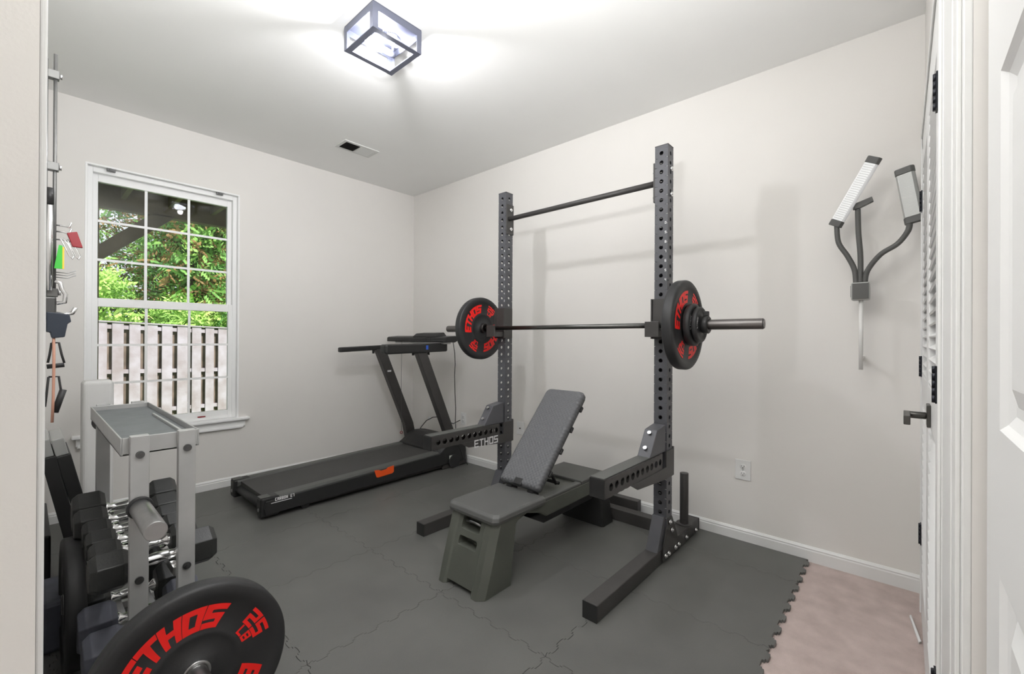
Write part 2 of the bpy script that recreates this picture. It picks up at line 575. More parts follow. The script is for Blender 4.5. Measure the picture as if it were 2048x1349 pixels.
struct(mb.build('trim_5', M_TRIM, bev=0.0015), 'white head casing over the closet doors')

# louvered closet doors
def louver_door(name, x0, x1, y, label, hinge_x, hinges, handle_x=None):
    fr = MB()
    t = 0.028
    st = 0.075
    z0, z1 = 0.015, CZ - 0.006
    for a, b in ((x0, x0 + st), (x1 - st, x1)):
        fr.box(a, b, y - t, y, z0, z1)
    for a, b in ((z0, 0.20), (0.93, 1.05), (z1 - 0.10, z1)):
        fr.box(x0 + st, x1 - st, y - t, y, a, b)
    d = struct(fr.build(name, M_DOOR, bev=0.003))
    for (a, b) in ((0.20, 0.93), (1.05, z1 - 0.10)):
        lv = MB()
        n = int((b - a) / 0.036)
        for i in range(n):
            zc = a + (i + 0.5) * (b - a) / n
            R = Matrix.Translation((0, y - t / 2, zc)) @ Matrix.Rotation(math.radians(-38), 4, 'X')
            lv.box(x0 + st, x1 - st, -0.0155, 0.0155, -0.003, 0.003, M=R)
        lv.build('louver_panel', M_DOOR, d)
    for hz in hinges:
        hg = MB()
        hg.box(hinge_x - 0.016, hinge_x + 0.016, y, y + 0.004, hz - 0.045, hz + 0.045)
        hg.build('hinge', M_HINGE, d)['label'] = 'black hinge leaf'
        kn = MB()
        for k in range(5):
            kn.cyl((hinge_x, y + 0.0050, hz - 0.044 + k * 0.0178), (hinge_x, y + 0.0050, hz - 0.044 + k * 0.0178 + 0.0172), 0.0048, n=10)
        kn.build('hinge_knuckle', M_HINGE, d)
    if handle_x:
        r = MB()
        r.box(handle_x - 0.030, handle_x + 0.030, y, y + 0.009, 0.937, 1.003)
        rs = r.build('handle_rose', M_BRZ, d, bev=0.002)
        lv = MB()
        lv.cyl((handle_x, y + 0.009, 0.968), (handle_x, y + 0.050, 0.968), 0.0105, n=16)
        lv.box(handle_x - 0.115, handle_x + 0.012, y + 0.045, y + 0.060, 0.952, 0.978)
        lv.build('door_handle', M_BRZ, rs, bev=0.002)
    return d
louver_door('door_1', 2.040, CX1 - 0.004, -0.062, '', CX1 - 0.012, (0.353, 1.081, 1.80))
louver_door('door_2', CX0 + 0.004, 2.035, -0.062, '', CX0 + 0.012, (0.353, 1.087, 1.796), handle_x=1.80)

# panelled entry door, opened flat back into its recess
def panel_door(name, x0, x1, y):
    t = 0.034
    st, rails = 0.105, [(0.01, 0.22), (0.906, 1.084), (1.524, 1.64), (1.93, 2.03)]
    fr = MB()
    xm = (x0 + x1) / 2
    for a, b in ((x0, x0 + st), (x1 - st, x1), (xm - 0.05, xm + 0.05)):
        fr.box(a, b, y - t, y, 0.01, 2.03)
    for a, b in rails:
        fr.box(x0 + st, xm - 0.05, y - t, y, a, b).box(xm + 0.05, x1 - st, y - t, y, a, b)
    d = struct(fr.build(name, M_DOOR))
    for (a, b) in ((x0 + st, xm - 0.05), (xm + 0.05, x1 - st)):
        for k in range(3):
            za, zb = rails[k][1], rails[k + 1][0]
            pn = MB()
            def ring(i, dy):
                return [(a + i, y + dy, za + i), (b - i, y + dy, za + i), (b - i, y + dy, zb - i), (a + i, y + dy, zb - i)]
            secs = [ring(0, 0.0), ring(0.008, -0.006), ring(0.020, -0.011), ring(0.032, -0.011), ring(0.055, -0.003), ring(0.056, -0.003)]
            R = [[pn.bm.verts.new(p) for p in s_] for s_ in secs]
            for A, B in zip(R[:-1], R[1:]):
                for q in range(4):
                    j = (q + 1) % 4
                    pn.bm.faces.new((A[q], A[j], B[j], B[q]))
            pn.bm.faces.new(R[-1])
            pn.box(a, b, y - t, y - 0.016, za, zb)
            pn.build('door_panel', M_DOOR, d)
    return d
panel_door('door_3', 0.10, 0.90, -0.0885)

# ================================================================== window
def window():
    y = YW
    jm = MB()      # jamb returns and stool
    jm.box(WX0, WX0 + 0.012, y - 0.004, y + 0.15, WZ0, WZ1 - 0.012).box(WX1 - 0.012, WX1, y - 0.004, y + 0.15, WZ0, WZ1 - 0.012)
    jm.box(WX0, WX1, y - 0.004, y + 0.15, WZ1 - 0.012, WZ1)
    w = struct(jm.build('window_1', M_VINYL, bev=0.002))
    st = MB()
    st.box(WX0 - 0.055, WX1 + 0.070, y - 0.045, y + 0.05, 0.527, 0.549)
    st.build('window_sill', M_VINYL, w, bev=0.006)
    ap = MB()
    ap.box(WX0 - 0.035, WX1 + 0.045, y - 0.018, y, 0.475, 0.527)
    ap.box(WX0 - 0.030, WX1 + 0.030, y - 0.026, y - 0.016, 0.465, 0.485)
    ap.build('apron', M_VINYL, w, bev=0.004)
    # vinyl frame
    fx0, fx1, fz0, fz1 = WX0 + 0.012, WX1 - 0.012, 0.549, WZ1 - 0.012
    fr = MB()
    fr.box(fx0, fx0 + 0.028, y + 0.03, y + 0.12, fz0, fz1).box(fx1 - 0.028, fx1, y + 0.03, y + 0.12, fz0, fz1)
    fr.box(fx0 + 0.028, fx1 - 0.028, y + 0.03, y + 0.12, fz1 - 0.035, fz1).box(fx0 + 0.028, fx1 - 0.028, y + 0.03, y + 0.12, fz0, fz0 + 0.022)
    fr.build('window_frame', M_VINYL, w, bev=0.003)
    def sash(name, z0, z1, yc, top, bot, nx=3, nz=3):
        s = MB()
        sx0, sx1 = fx0 + 0.026, fx1 - 0.026
        s.box(sx0, sx0 + 0.030, yc - 0.016, yc + 0.016, z0, z1).box(sx1 - 0.030, sx1, yc - 0.016, yc + 0.016, z0, z1)
        s.box(sx0 + 0.030, sx1 - 0.030, yc - 0.016, yc + 0.016, z1 - top, z1).box(sx0 + 0.030, sx1 - 0.030, yc - 0.016, yc + 0.016, z0, z0 + bot)
        so = s.build(name, M_VINYL, w, bev=0.002)
        gx0, gx1, gz0, gz1 = sx0 + 0.030, sx1 - 0.030, z0 + bot, z1 - top
        g = MB()
        g.box(gx0, gx1, yc - 0.003, yc + 0.003, gz0, gz1)
        g.build('pane', M_GLASSW, so)
        mu = MB()
        for i in range(1, nx):
            xx = gx0 + (gx1 - gx0) * i / nx
            mu.box(xx - 0.008, xx + 0.008, yc - 0.008, yc - 0.0035, gz0, gz1)
        for i in range(1, nz):
            zz = gz0 + (gz1 - gz0) * i / nz
            mu.box(gx0, gx1, yc - 0.0082, yc - 0.0036, zz - 0.008, zz + 0.008)
        mu.build('muntin_grid', M_VINYL, so)
        return so
    sash('upper_sash', 1.395, fz1 - 0.033, y + 0.085, 0.052, 0.055)
    lo = sash('lower_sash', fz0 + 0.020, 1.452, y + 0.050, 0.058, 0.045)
    lk = MB()
    lk.box(0.885, 0.935, y + 0.028, y + 0.034, 0.574, 0.582)
    lk.build('red_tag', M_DKRED, lo)
    for bx in (0.385, 1.015):
        b = MB()
        b.box(bx - 0.022, bx + 0.022, y - 0.002, y + 0.020, WZ1 - 0.030, WZ1 - 0.012)
        b.box(bx - 0.010, bx + 0.010, y - 0.005, y + 0.0, WZ1 - 0.027, WZ1 - 0.015)
        b.build('blind_bracket', M_BOLT, w, bev=0.001)
window()

# ================================================================== outdoors
OUT = MB()
OUT.box(-9, 12, YW + 0.16, 30, -0.70, -0.545)
struct(OUT.build('ground', M_GRASS), 'green lawn outside the window')
gr = MB()
for i in range(2600):
    x, y = random.uniform(0.2, 4.6), random.uniform(9.5, 11.9)
    a = random.uniform(0, PI)
    hh = random.uniform(0.03, 0.08)
    dx, dy = math.cos(a) * 0.006, math.sin(a) * 0.006
    gr.tri((x - dx, y - dy, -0.545), (x + dx, y + dy, -0.545), (x + random.uniform(-.03, .03), y + random.uniform(-.03, .03), -0.545 + hh))
tag(gr.build('grass_blades', M_GRASS, nrm=False), 'short green grass growing along the foot of the fence', 'grass', kind='stuff')

# shadow-box fence
FA, FB = Vector((0.8798, 11.308)), Vector((3.122, 11.80))
fd = (FB - FA).normalized()
fn_ = Vector((-fd.y, fd.x))
ang = math.atan2(fd.y, fd.x)
fence = thing('board_fence', 'weathered grey board fence of upright pickets beyond the window', 'fence', (FA.x, FA.y, -0.545))
def fpt(s, off=0.0):
    p = FA + fd * s + fn_ * off
    return p
def fbox(mb, s0, s1, o0, o1, z0, z1):
    R = Matrix.Translation((FA.x, FA.y, 0)) @ Matrix.Rotation(ang, 4, 'Z')
    mb.box(s0, s1, o0, o1, z0, z1, M=R)
def ftop(s):
    return 1.49 - 0.036 * s
s = -3.3
k = 0
while s < 4.6:
    mb = MB()
    wd = 0.185 + random.uniform(-0.012, 0.012)
    fbox(mb, s, s + wd, -0.028, -0.006, -0.545, ftop(s) - 0.02 + random.uniform(-0.008, 0.008))
    mb.build('picket', M_FENCE, fence, bev=0.003)
    mb = MB()
    fbox(mb, s + wd - 0.05, s + 0.275 + 0.05, 0.060, 0.080, -0.545, ftop(s) - 0.03)
    mb.build('rear_picket', M_FENCB, fence, bev=0.003)
    s += 0.272 + random.uniform(-0.008, 0.008)
    k += 1
for dz in (-0.10, -0.97, -1.78):
    mb = MB()
    R = Matrix.Translation((FA.x, FA.y, 0)) @ Matrix.Rotation(ang, 4, 'Z')
    mb.loft([[R @ Vector((s_, o_, ftop(s_) + dz + h_)) for o_, h_ in ((-0.005, -0.04), (0.058, -0.04), (0.058, 0.04), (-0.005, 0.04))] for s_ in (-3.3, 4.8)])
    mb.build('rail', M_FENCE, fence)
mb = MB()
mb.loft([[R @ Vector((s_, o_, ftop(s_) + h_)) for o_, h_ in ((-0.05, -0.015), (0.10, -0.015), (0.10, 0.01), (-0.05, 0.01))] for s_ in (-3.3, 4.8)])
mb.build('cap_rail', M_FENCE, fence)
place(fence)

# deck structure overhead: beam, post and diagonal brace
def deck():
    t = thing('deck_frame', 'dark brown timber deck frame with beam, post and diagonal brace outside the window', 'deck', (0.45, 6.5, -0.545))
    mb = MB()
    mb.box(-1.5, 4.5, 6.46, 6.58, 2.60, 2.96)
    mb.build('beam', M_DECK, t, bev=0.004)
    mb = MB()
    mb.box(0.37, 0.53, 6.44, 6.60, -0.545, 2.60)
    mb.build('post', M_DECK, t, bev=0.004)
    mb = MB()
    mb.prism([(0.50, 1.98), (0.50, 2.16), (0.98, 2.62), (1.20, 2.62)], 0, 0.10, M=XZ(6.46))
    mb.build('brace', M_DECK, t, bev=0.003)
    mb = MB()
    for i in range(14):
        x = -1.4 + i * 0.42
        mb.box(x, x + 0.045, YW + 0.2, 6.46, 2.72, 2.94)
    mb.build('joists', M_DECK, t)
    mb = MB()
    y = YW + 0.2
    while y < 6.8:
        mb.box(-1.6, 4.6, y, y + 0.138, 2.96, 2.985)
        y += 0.142
    mb.build('deck_boards', M_DECK, t)
    place(t)
deck()

def leaf_cloud(mb, c, rad, n, size, squash=1.0):
    c = Vector(c)
    # sprays: groups of small drooping leaflets around twig directions
    ns = n // 9
    for i in range(ns):
        d = Vector((random.gauss(0, 1), random.gauss(0, 1), random.gauss(0, 1))).normalized()
        rr = rad * (0.55 + 0.45 * random.random() ** 0.5)
        p = c + Vector((d.x * rr, d.y * rr, d.z * rr * squash))
        tw = (d + Vector((random.uniform(-.5, .5), random.uniform(-.5, .5), random.uniform(-.6, .2)))).normalized()
        side = tw.cross(Vector((random.uniform(-1, 1), random.uniform(-1, 1), random.uniform(-1, 1)))).normalized()
        for q in range(9):
            b = p + tw * (q * size * 0.45)
            sg = 1 if q % 2 else -1
            tip = b + (tw * 0.7 + side * sg * 1.0).normalized() * size * random.uniform(0.8, 1.5)
            wv = tw.cross(side).normalized() * size * 0.25 + tw * size * 0.16
            mb.tri(b - wv * 0.3, b + (tip - b) * 0.5 + wv, tip, b + (tip - b) * 0.5 - wv)

def tree(name, x, y, label, h, rad, mleaf, n, size, cat='tree', mdry=None, ndry=0):
    t = thing(name, label, cat, (x, y, -0.545), group='evergreens and shrubs behind the fence')
    tr = MB()
    pts = [(x + random.uniform(-.05, .05), y + random.uniform(-.05, .05), -0.545 + h * k / 6) for k in range(7)]
    tr.tube(pts, [0.10 * (1 - 0.85 * k / 6) * (h / 5) + 0.01 for k in range(7)], n=8)
    for k in range(16):
        z = -0.545 + h * (0.25 + 0.7 * k / 16)
        a = k * 2.4
        L = rad * (1.05 - 0.5 * k / 16)
        tr.tube([(x, y, z), (x + math.cos(a) * L * 0.5, y + math.sin(a) * L * 0.5, z + 0.10 * L), (x + math.cos(a) * L, y + math.sin(a) * L, z + 0.12 * L)], [0.030, 0.018, 0.006], n=5)
    tr.build('trunk', M_BARK, t, smooth=True)
    fo = MB()
    layers = max(3, int(h / 0.6))
    for k in range(layers):
        f = k / (layers - 1)
        zc = -0.545 + h * (0.15 + 0.85 * f)
        rl = rad * (1.0 - 0.55 * f)
        for q in range(4):
            a = random.uniform(0, 2 * PI)
            leaf_cloud(fo, (x + math.cos(a) * rl * 0.5, y + math.sin(a) * rl * 0.5, zc + random.uniform(-.2, .2)), rl * 0.62, n // (layers * 4), size, 0.75)
    fo.build('foliage', mleaf, t, nrm=False)
    if mdry:
        fo = MB()
        for k in range(layers):
            zc = -0.545 + h * (0.2 + 0.7 * k / layers)
            leaf_cloud(fo, (x, y, zc), rad * 0.75, ndry // layers, size * 0.9, 0.6)
        fo.build('dry_foliage', mdry, t, nrm=False)['label'] = 'golden brown dry sprays'
    place(t)
tree('evergreen_tree', 2.9, 13.9, 'tall dense green evergreen with golden sprays behind the fence, in the middle panes', 6.4, 1.35, M_LEAFA, 15000, 0.115, mdry=M_LEAFC, ndry=5000)
tree('evergreen_tree', 4.6, 14.6, 'bushy evergreen with bright tips behind the fence, in the right panes', 6.6, 1.5, M_LEAFA, 15000, 0.115, mdry=M_LEAFC, ndry=5500)
tree('evergreen_tree', 1.0, 15.2, 'open branched evergreen behind the fence, in the left panes with sky between', 6.6, 1.3, M_LEAFA, 7000, 0.10, mdry=M_LEAFC, ndry=4600)
tree('evergreen_tree', 3.6, 16.8, 'darker evergreen standing farther back between the two nearer ones', 7.2, 1.7, M_LEAFA, 11000, 0.16, mdry=M_LEAFC, ndry=5000)
tree('leafy_shrub', 0.95, 12.5, 'pale yellow-green leafy shrub above the left end of the fence', 2.75, 0.85, M_LEAFB, 8000, 0.095, cat='shrub')
tree('leafy_shrub', 2.55, 12.7, 'pale green shrub just topping the middle of the fence', 2.25, 0.75, M_LEAFB, 7000, 0.09, cat='shrub')
tree('leafy_shrub', 3.75, 12.9, 'bright yellow-green shrub topping the right end of the fence', 2.2, 0.85, M_LEAFB, 7000, 0.09, cat='shrub')

# ================================================================== foam puzzle floor
MT = 0.012
xs = [XL + 0.010, 0.075, 0.685, 1.295, 1.905, 2.515, XR - 0.015]
ys = [0.375, 0.985, 1.595, 2.205, 2.815, 3.425, YW - 0.015]
PIT = 0.0508
def edge_pts(a0, a1, gap):
    """puzzle profile along [a0,a1]: list of (t, offset) of rounded tabs on the shared pitch grid"""
    out = []
    k0 = math.ceil(a0 / PIT + 1e-6)
    pts = []
    k = math.floor(a0 / PIT)
    while k * PIT < a1:
        c = k * PIT
        sgn = 1 if k % 2 else -1
        for (dt, of) in ((-0.0130, 0.0), (-0.0165, 0.0045 * sgn), (-0.0145, 0.0085 * sgn), (0.0145 - 0.004, 0.0085 * sgn)):
            pass
        pts += [(c + 0.006, 0.0), (c + 0.0035, 0.0045 * sgn), (c + 0.0060, 0.0088 * sgn), (c + 0.0254, 0.0100 * sgn), (c + 0.0448, 0.0088 * sgn), (c + 0.0473, 0.0045 * sgn), (c + 0.0448, 0.0)]
        k += 1
    return [(t, o) for t, o in pts if a0 + 0.016 < t < a1 - 0.016]
ordn = ['first', 'second', 'third', 'fourth', 'fifth', 'sixth']
for j in range(len(ys) - 1):
    for i in range(len(xs) - 1):
        x0, x1, y0, y1 = xs[i], xs[i + 1], ys[j], ys[j + 1]
        g = 0.0008
        loop = [(x0 + g, y0 + g)]
        low = True                          # front edge always has tabs (free edge towards the carpet)
        loop += [(t, y0 + o + g) for t, o in edge_pts(x0, x1, g)]
        loop.append((x1 - g, y0 + g))
        if i < len(xs) - 2:
            loop += [(x1 + o - g, t) for t, o in edge_pts(y0, y1, g)]
        loop.append((x1 - g, y1 - g))
        if j < len(ys) - 2:
            loop += [(t, y1 + o - g) for t, o in reversed(edge_pts(x0, x1, g))]
        loop.append((x0 + g, y1 - g))
        if i > 0:
            loop += [(x0 + o + g, t) for t, o in reversed(edge_pts(y0, y1, g))]
        mb = MB()
        mb.prism(loop, 0.0005, MT)
        o = mb.build('foam_tile', M_MAT, bev=0.0008, seg=1)
        col = len(xs) - 2 - i
        tag(o, 'grey puzzle tile, %s from the right wall, %s row from the carpet' % (ordn[col], ordn[j]), 'floor tile', 'interlocking foam floor tiles')

# ================================================================== ceiling light and vent
def ceiling_light():
    x0, x1, y0, y1, zt, zb = 1.053, 1.322, 1.806, 2.072, H, 2.618
    t = thing('ceiling_light', 'square open metal cage ceiling light with two bulbs', 'ceiling light', ((x0 + x1) / 2, (y0 + y1) / 2, H))
    pl = MB()
    pl.box(x0, x1, y0, y1, H - 0.006, H)
    pl.build('canopy', mat('canopy_metal', (0.11, 0.115, 0.15), 0.45, metal=0.3), t)
    fr = MB()
    bw, th = 0.028, 0.003
    for z0, z1 in ((zt - 0.038, zt - 0.006), (zb, zb + 0.003)):
        if z0 > 2.69:
            fr.box(x0, x1, y0, y0 + th, z0, z1).box(x0, x1, y1 - th, y1, z0, z1)
            fr.box(x0, x0 + th, y0 + th, y1 - th, z0, z1).box(x1 - th, x1, y0 + th, y1 - th, z0, z1)
        else:
            fr.box(x0, x1, y0, y0 + bw, z0, z1).box(x0, x1, y1 - bw, y1, z0, z1)
            fr.box(x0, x0 + bw, y0 + bw, y1 - bw, z0, z1).box(x1 - bw, x1, y0 + bw, y1 - bw, z0, z1)
    for (cx_, sx) in ((x0, 1), (x1, -1)):
        for (cy_, sy) in ((y0, 1), (y1, -1)):
            qx, qy = cx_ - sx * 0.0008, cy_ - sy * 0.0008
            z0v, z1v = zb - 0.0006, zt - 0.0065
            fr.prism([(qx, qy), (qx + sx * bw, qy), (qx + sx * bw, qy + sy * th), (qx + sx * th, qy + sy * th), (qx + sx * th, qy + sy * bw), (qx, qy + sy * bw)], z0v, z1v)
    fr.build('cage_frame', M_FIXT, t)
    for (sx, yy, lit) in ((1, 1.885, False), (-1, 1.985, True)):
        xs_ = (x0 + 0.040) if sx > 0 else (x1 - 0.040)
        if sx < 0:
            yy = 1.985
        z = 2.672
        so = MB()
        so.cyl((xs_, yy, z), (xs_ + sx * 0.05, yy, z), 0.016, n=16)
        so.cyl((xs_ + sx * 0.01, yy, z), (xs_ + sx * 0.01, yy, H), 0.006, n=10)
        sk = so.build('socket', M_FIXT, t, smooth=False)
        prof = [(0.012, 0.0), (0.014, 0.012), (0.024, 0.040), (0.031, 0.068), (0.029, 0.090), (0.020, 0.106), (0.008, 0.113), (0.0, 0.114)]
        b = MB()
        b.lathe(prof, (xs_ + sx * 0.05, yy, z), (sx, 0, 0), n=24)
        bo = b.build('bulb', M_BULB if lit else M_GLASSB, t, smooth=True)
        if not lit:
            f = MB()
            for a in range(5):
                an = a * 2 * PI / 5
                f.tube([(xs_ + sx * 0.062, yy, z), (xs_ + sx * 0.085, yy + 0.008 * math.cos(an), z + 0.008 * math.sin(an)), (xs_ + sx * 0.125, yy + 0.009 * math.cos(an), z + 0.009 * math.sin(an)), (xs_ + sx * 0.150, yy, z)], 0.0013, n=6)
            f.build('filament', M_FIL, bo)
    place(t)
    for (lx, ly, e) in ((1.187, 1.935, 18),):
        ld = bpy.data.lights.new('bulb_light', 'POINT')
        ld.energy = e
        ld.color = (0.97, 0.97, 1.0)
        ld.shadow_soft_size = 0.025
        lo = bpy.data.objects.new('bulb_light', ld)
        COL.objects.link(lo)
        lo.location = (lx, ly, 2.632)
ceiling_light()

def vent():
    t = thing('ceiling_vent', 'white rectangular ceiling air vent with a dark louvered half', 'vent', (1.806, 3.325, H))
    x0, x1, y0, y1 = 1.655, 1.955, 3.236, 3.412
    fr = MB()
    b = 0.026
    for q in ((x0, x1, y0, y0 + b), (x0, x1, y1 - b, y1), (x0, x0 + b, y0 + b, y1 - b), (x1 - b, x1, y0 + b, y1 - b), (1.797, 1.813, y0 + b, y1 - b)):
        fr.box(q[0], q[1], q[2], q[3], H - 0.008, H - 0.0005)
    fr.build('frame', M_VENT, t, bev=0.002)
    bk = MB()
    bk.box(x0 + b, 1.797, y0 + b, y1 - b, H - 0.0015, H - 0.0005)
    bk.build('cavity', M_VDARK, t)
    for side, (a, c, ang_, mm) in enumerate(((x0 + b, 1.797, 60, M_BRZ), (1.813, x1 - b, -20, M_VENT))):
        sl = MB()
        n = 9
        for i in range(n):
            yy = y0 + b + (i + 0.5) * (y1 - y0 - 2 * b) / n
            R = Matrix.Translation((0, yy, H - 0.006)) @ Matrix.Rotation(math.radians(ang_), 4, 'X')
            sl.box(a, c, -0.0065, 0.0065, -0.0006, 0.0006, M=R)
        sl.build('louvers', mm, t)
    bk = MB()
    bk.box(1.813, x1 - b, y0 + b, y1 - b, H - 0.0015, H - 0.0005)
    bk.build('backing', M_VENT, t)
    place(t)
vent()

# ================================================================== electrical plates
def plate(y0, y1, z0, z1, label, kind):
    t = thing('wall_outlet' if kind != 'coax' else 'cable_plate', label, 'outlet', (XR, (y0 + y1) / 2, (z0 + z1) / 2))
    mb = MB()
    mb.box(XR - 0.006, XR - 0.0005, y0, y1, z0, z1)
    mb.build('cover_plate', M_OUT, t, bev=0.003)
    yc, zc = (y0 + y1) / 2, (z0 + z1) / 2
    if kind == 'duplex':
        for dz in (-0.021, 0.021):
            mb = MB()
            mb.lathe([(0.0, 0.0085), (0.0150, 0.0085), (0.0168, 0.0070), (0.0168, 0.0050)], (XR, yc, zc + dz), (-1, 0, 0), n=24)
            rc = mb.build('receptacle', M_OUT, t)
            mb = MB()
            mb.box(XR - 0.0090, XR - 0.0084, yc - 0.0080, yc - 0.0055, zc + dz - 0.002, zc + dz + 0.007)
            mb.box(XR - 0.0090, XR - 0.0084, yc + 0.0055, yc + 0.0080, zc + dz - 0.001, zc + dz + 0.006)
            mb.cyl((XR - 0.0084, yc, zc + dz - 0.008), (XR - 0.0090, yc, zc + dz - 0.008), 0.0026, n=12)
            mb.build('slots', M_SLOT, rc)
        mb = MB()
        mb.cyl((XR - 0.006, yc, zc), (XR - 0.0075, yc, zc), 0.003, n=10)
        mb.build('screw', M_STEEL, t)
    else:
        mb = MB()
        mb.cyl((XR - 0.006, yc, zc), (XR - 0.014, yc, zc), 0.0055, n=12)
        mb.build('jack', M_BRZ, t)
    place(t)
plate(0.658, 0.742, 0.366, 0.484, 'white duplex outlet low on the right wall, beside the rack', 'duplex')
plate(3.120, 3.195, 0.358, 0.474, 'white duplex outlet low on the right wall near the treadmill', 'duplex')
plate(2.392, 2.472, 0.372, 0.482, 'white cable plate low on the right wall behind the bench', 'coax')

# ================================================================== bumper plates
def bumper_profile(R, T):
    h = T / 2
    f = [(0.0255, h), (0.0330, h), (0.0335, h - 0.004), (0.092, h - 0.004), (0.100, h - 0.0005), (0.104, h - 0.0035),
         (R * 0.82, h - 0.0035), (R * 0.84, h + 0.001), (R * 0.965, h + 0.001), (R * 0.99, h - 0.003), (R, h - 0.009)]
    b = [(r, -t) for r, t in reversed(f)]
    return f + b
def bumper(name, c, axis, R, T, label, rot, parent_group=None, text=True, sides=(1,)):
    ax = Vector(axis).normalized()
    t = thing(name, label, 'weight plate', c, group=parent_group)
    mb = MB()
    mb.lathe(bumper_profile(R, T), c, ax, n=96, closed=True)
    mb.build('rubber_disc', M_RUB, t, smooth=False)
    hb = MB()
    hb.lathe([(0.0250, T / 2 + 0.0015), (0.0325, T / 2 + 0.0015), (0.0335, T / 2 - 0.003), (0.0335, -T / 2 + 0.003), (0.0325, -T / 2 - 0.0015), (0.0250, -T / 2 - 0.0015)], c, ax, n=48, closed=True)
    hb.build('steel_hub', M_STEEL, t)
    if text:
        for sd in sides:
            n_ = ax * sd
            up = Vector((0, 0, 1)) if abs(ax.z) < 0.9 else Vector((0, 1, 0))
            rt = up.cross(n_).normalized()      # right when looking at the face
            cc = Vector(c) + n_ * (T / 2 - 0.0035 + 0.0008)
            def arc(ang0, R0):
                def fn(u, v):
                    a = ang0 - u / (R0 + 0.018)
                    rr = R0 + v
                    return cc + rt * (math.cos(a) * rr) + up * (math.sin(a) * rr)
                return fn
            for a0 in (rot, rot + PI):
                tx = MB()
                letters(tx, 'ETHOS', 0.045 * R / 0.225, arc(a0, 0.119 * R / 0.225), wt=0.33, width=1.02, gap=0.44, shear=0.22)
                tx.build('lettering', M_RED, t, nrm=False)
            for a0 in (rot - PI / 2, rot + PI / 2):
                tx = MB()
                letters(tx, '25', 0.034 * R / 0.225, arc(a0, 0.142 * R / 0.225), wt=0.28, width=1.2, gap=0.45)
                letters(tx, 'LB', 0.020 * R / 0.225, arc(a0, 0.113 * R / 0.225), wt=0.28, width=1.2, gap=0.5)
                tx.build('weight_marking', M_RED, t, nrm=False)
    place(t)
    return t

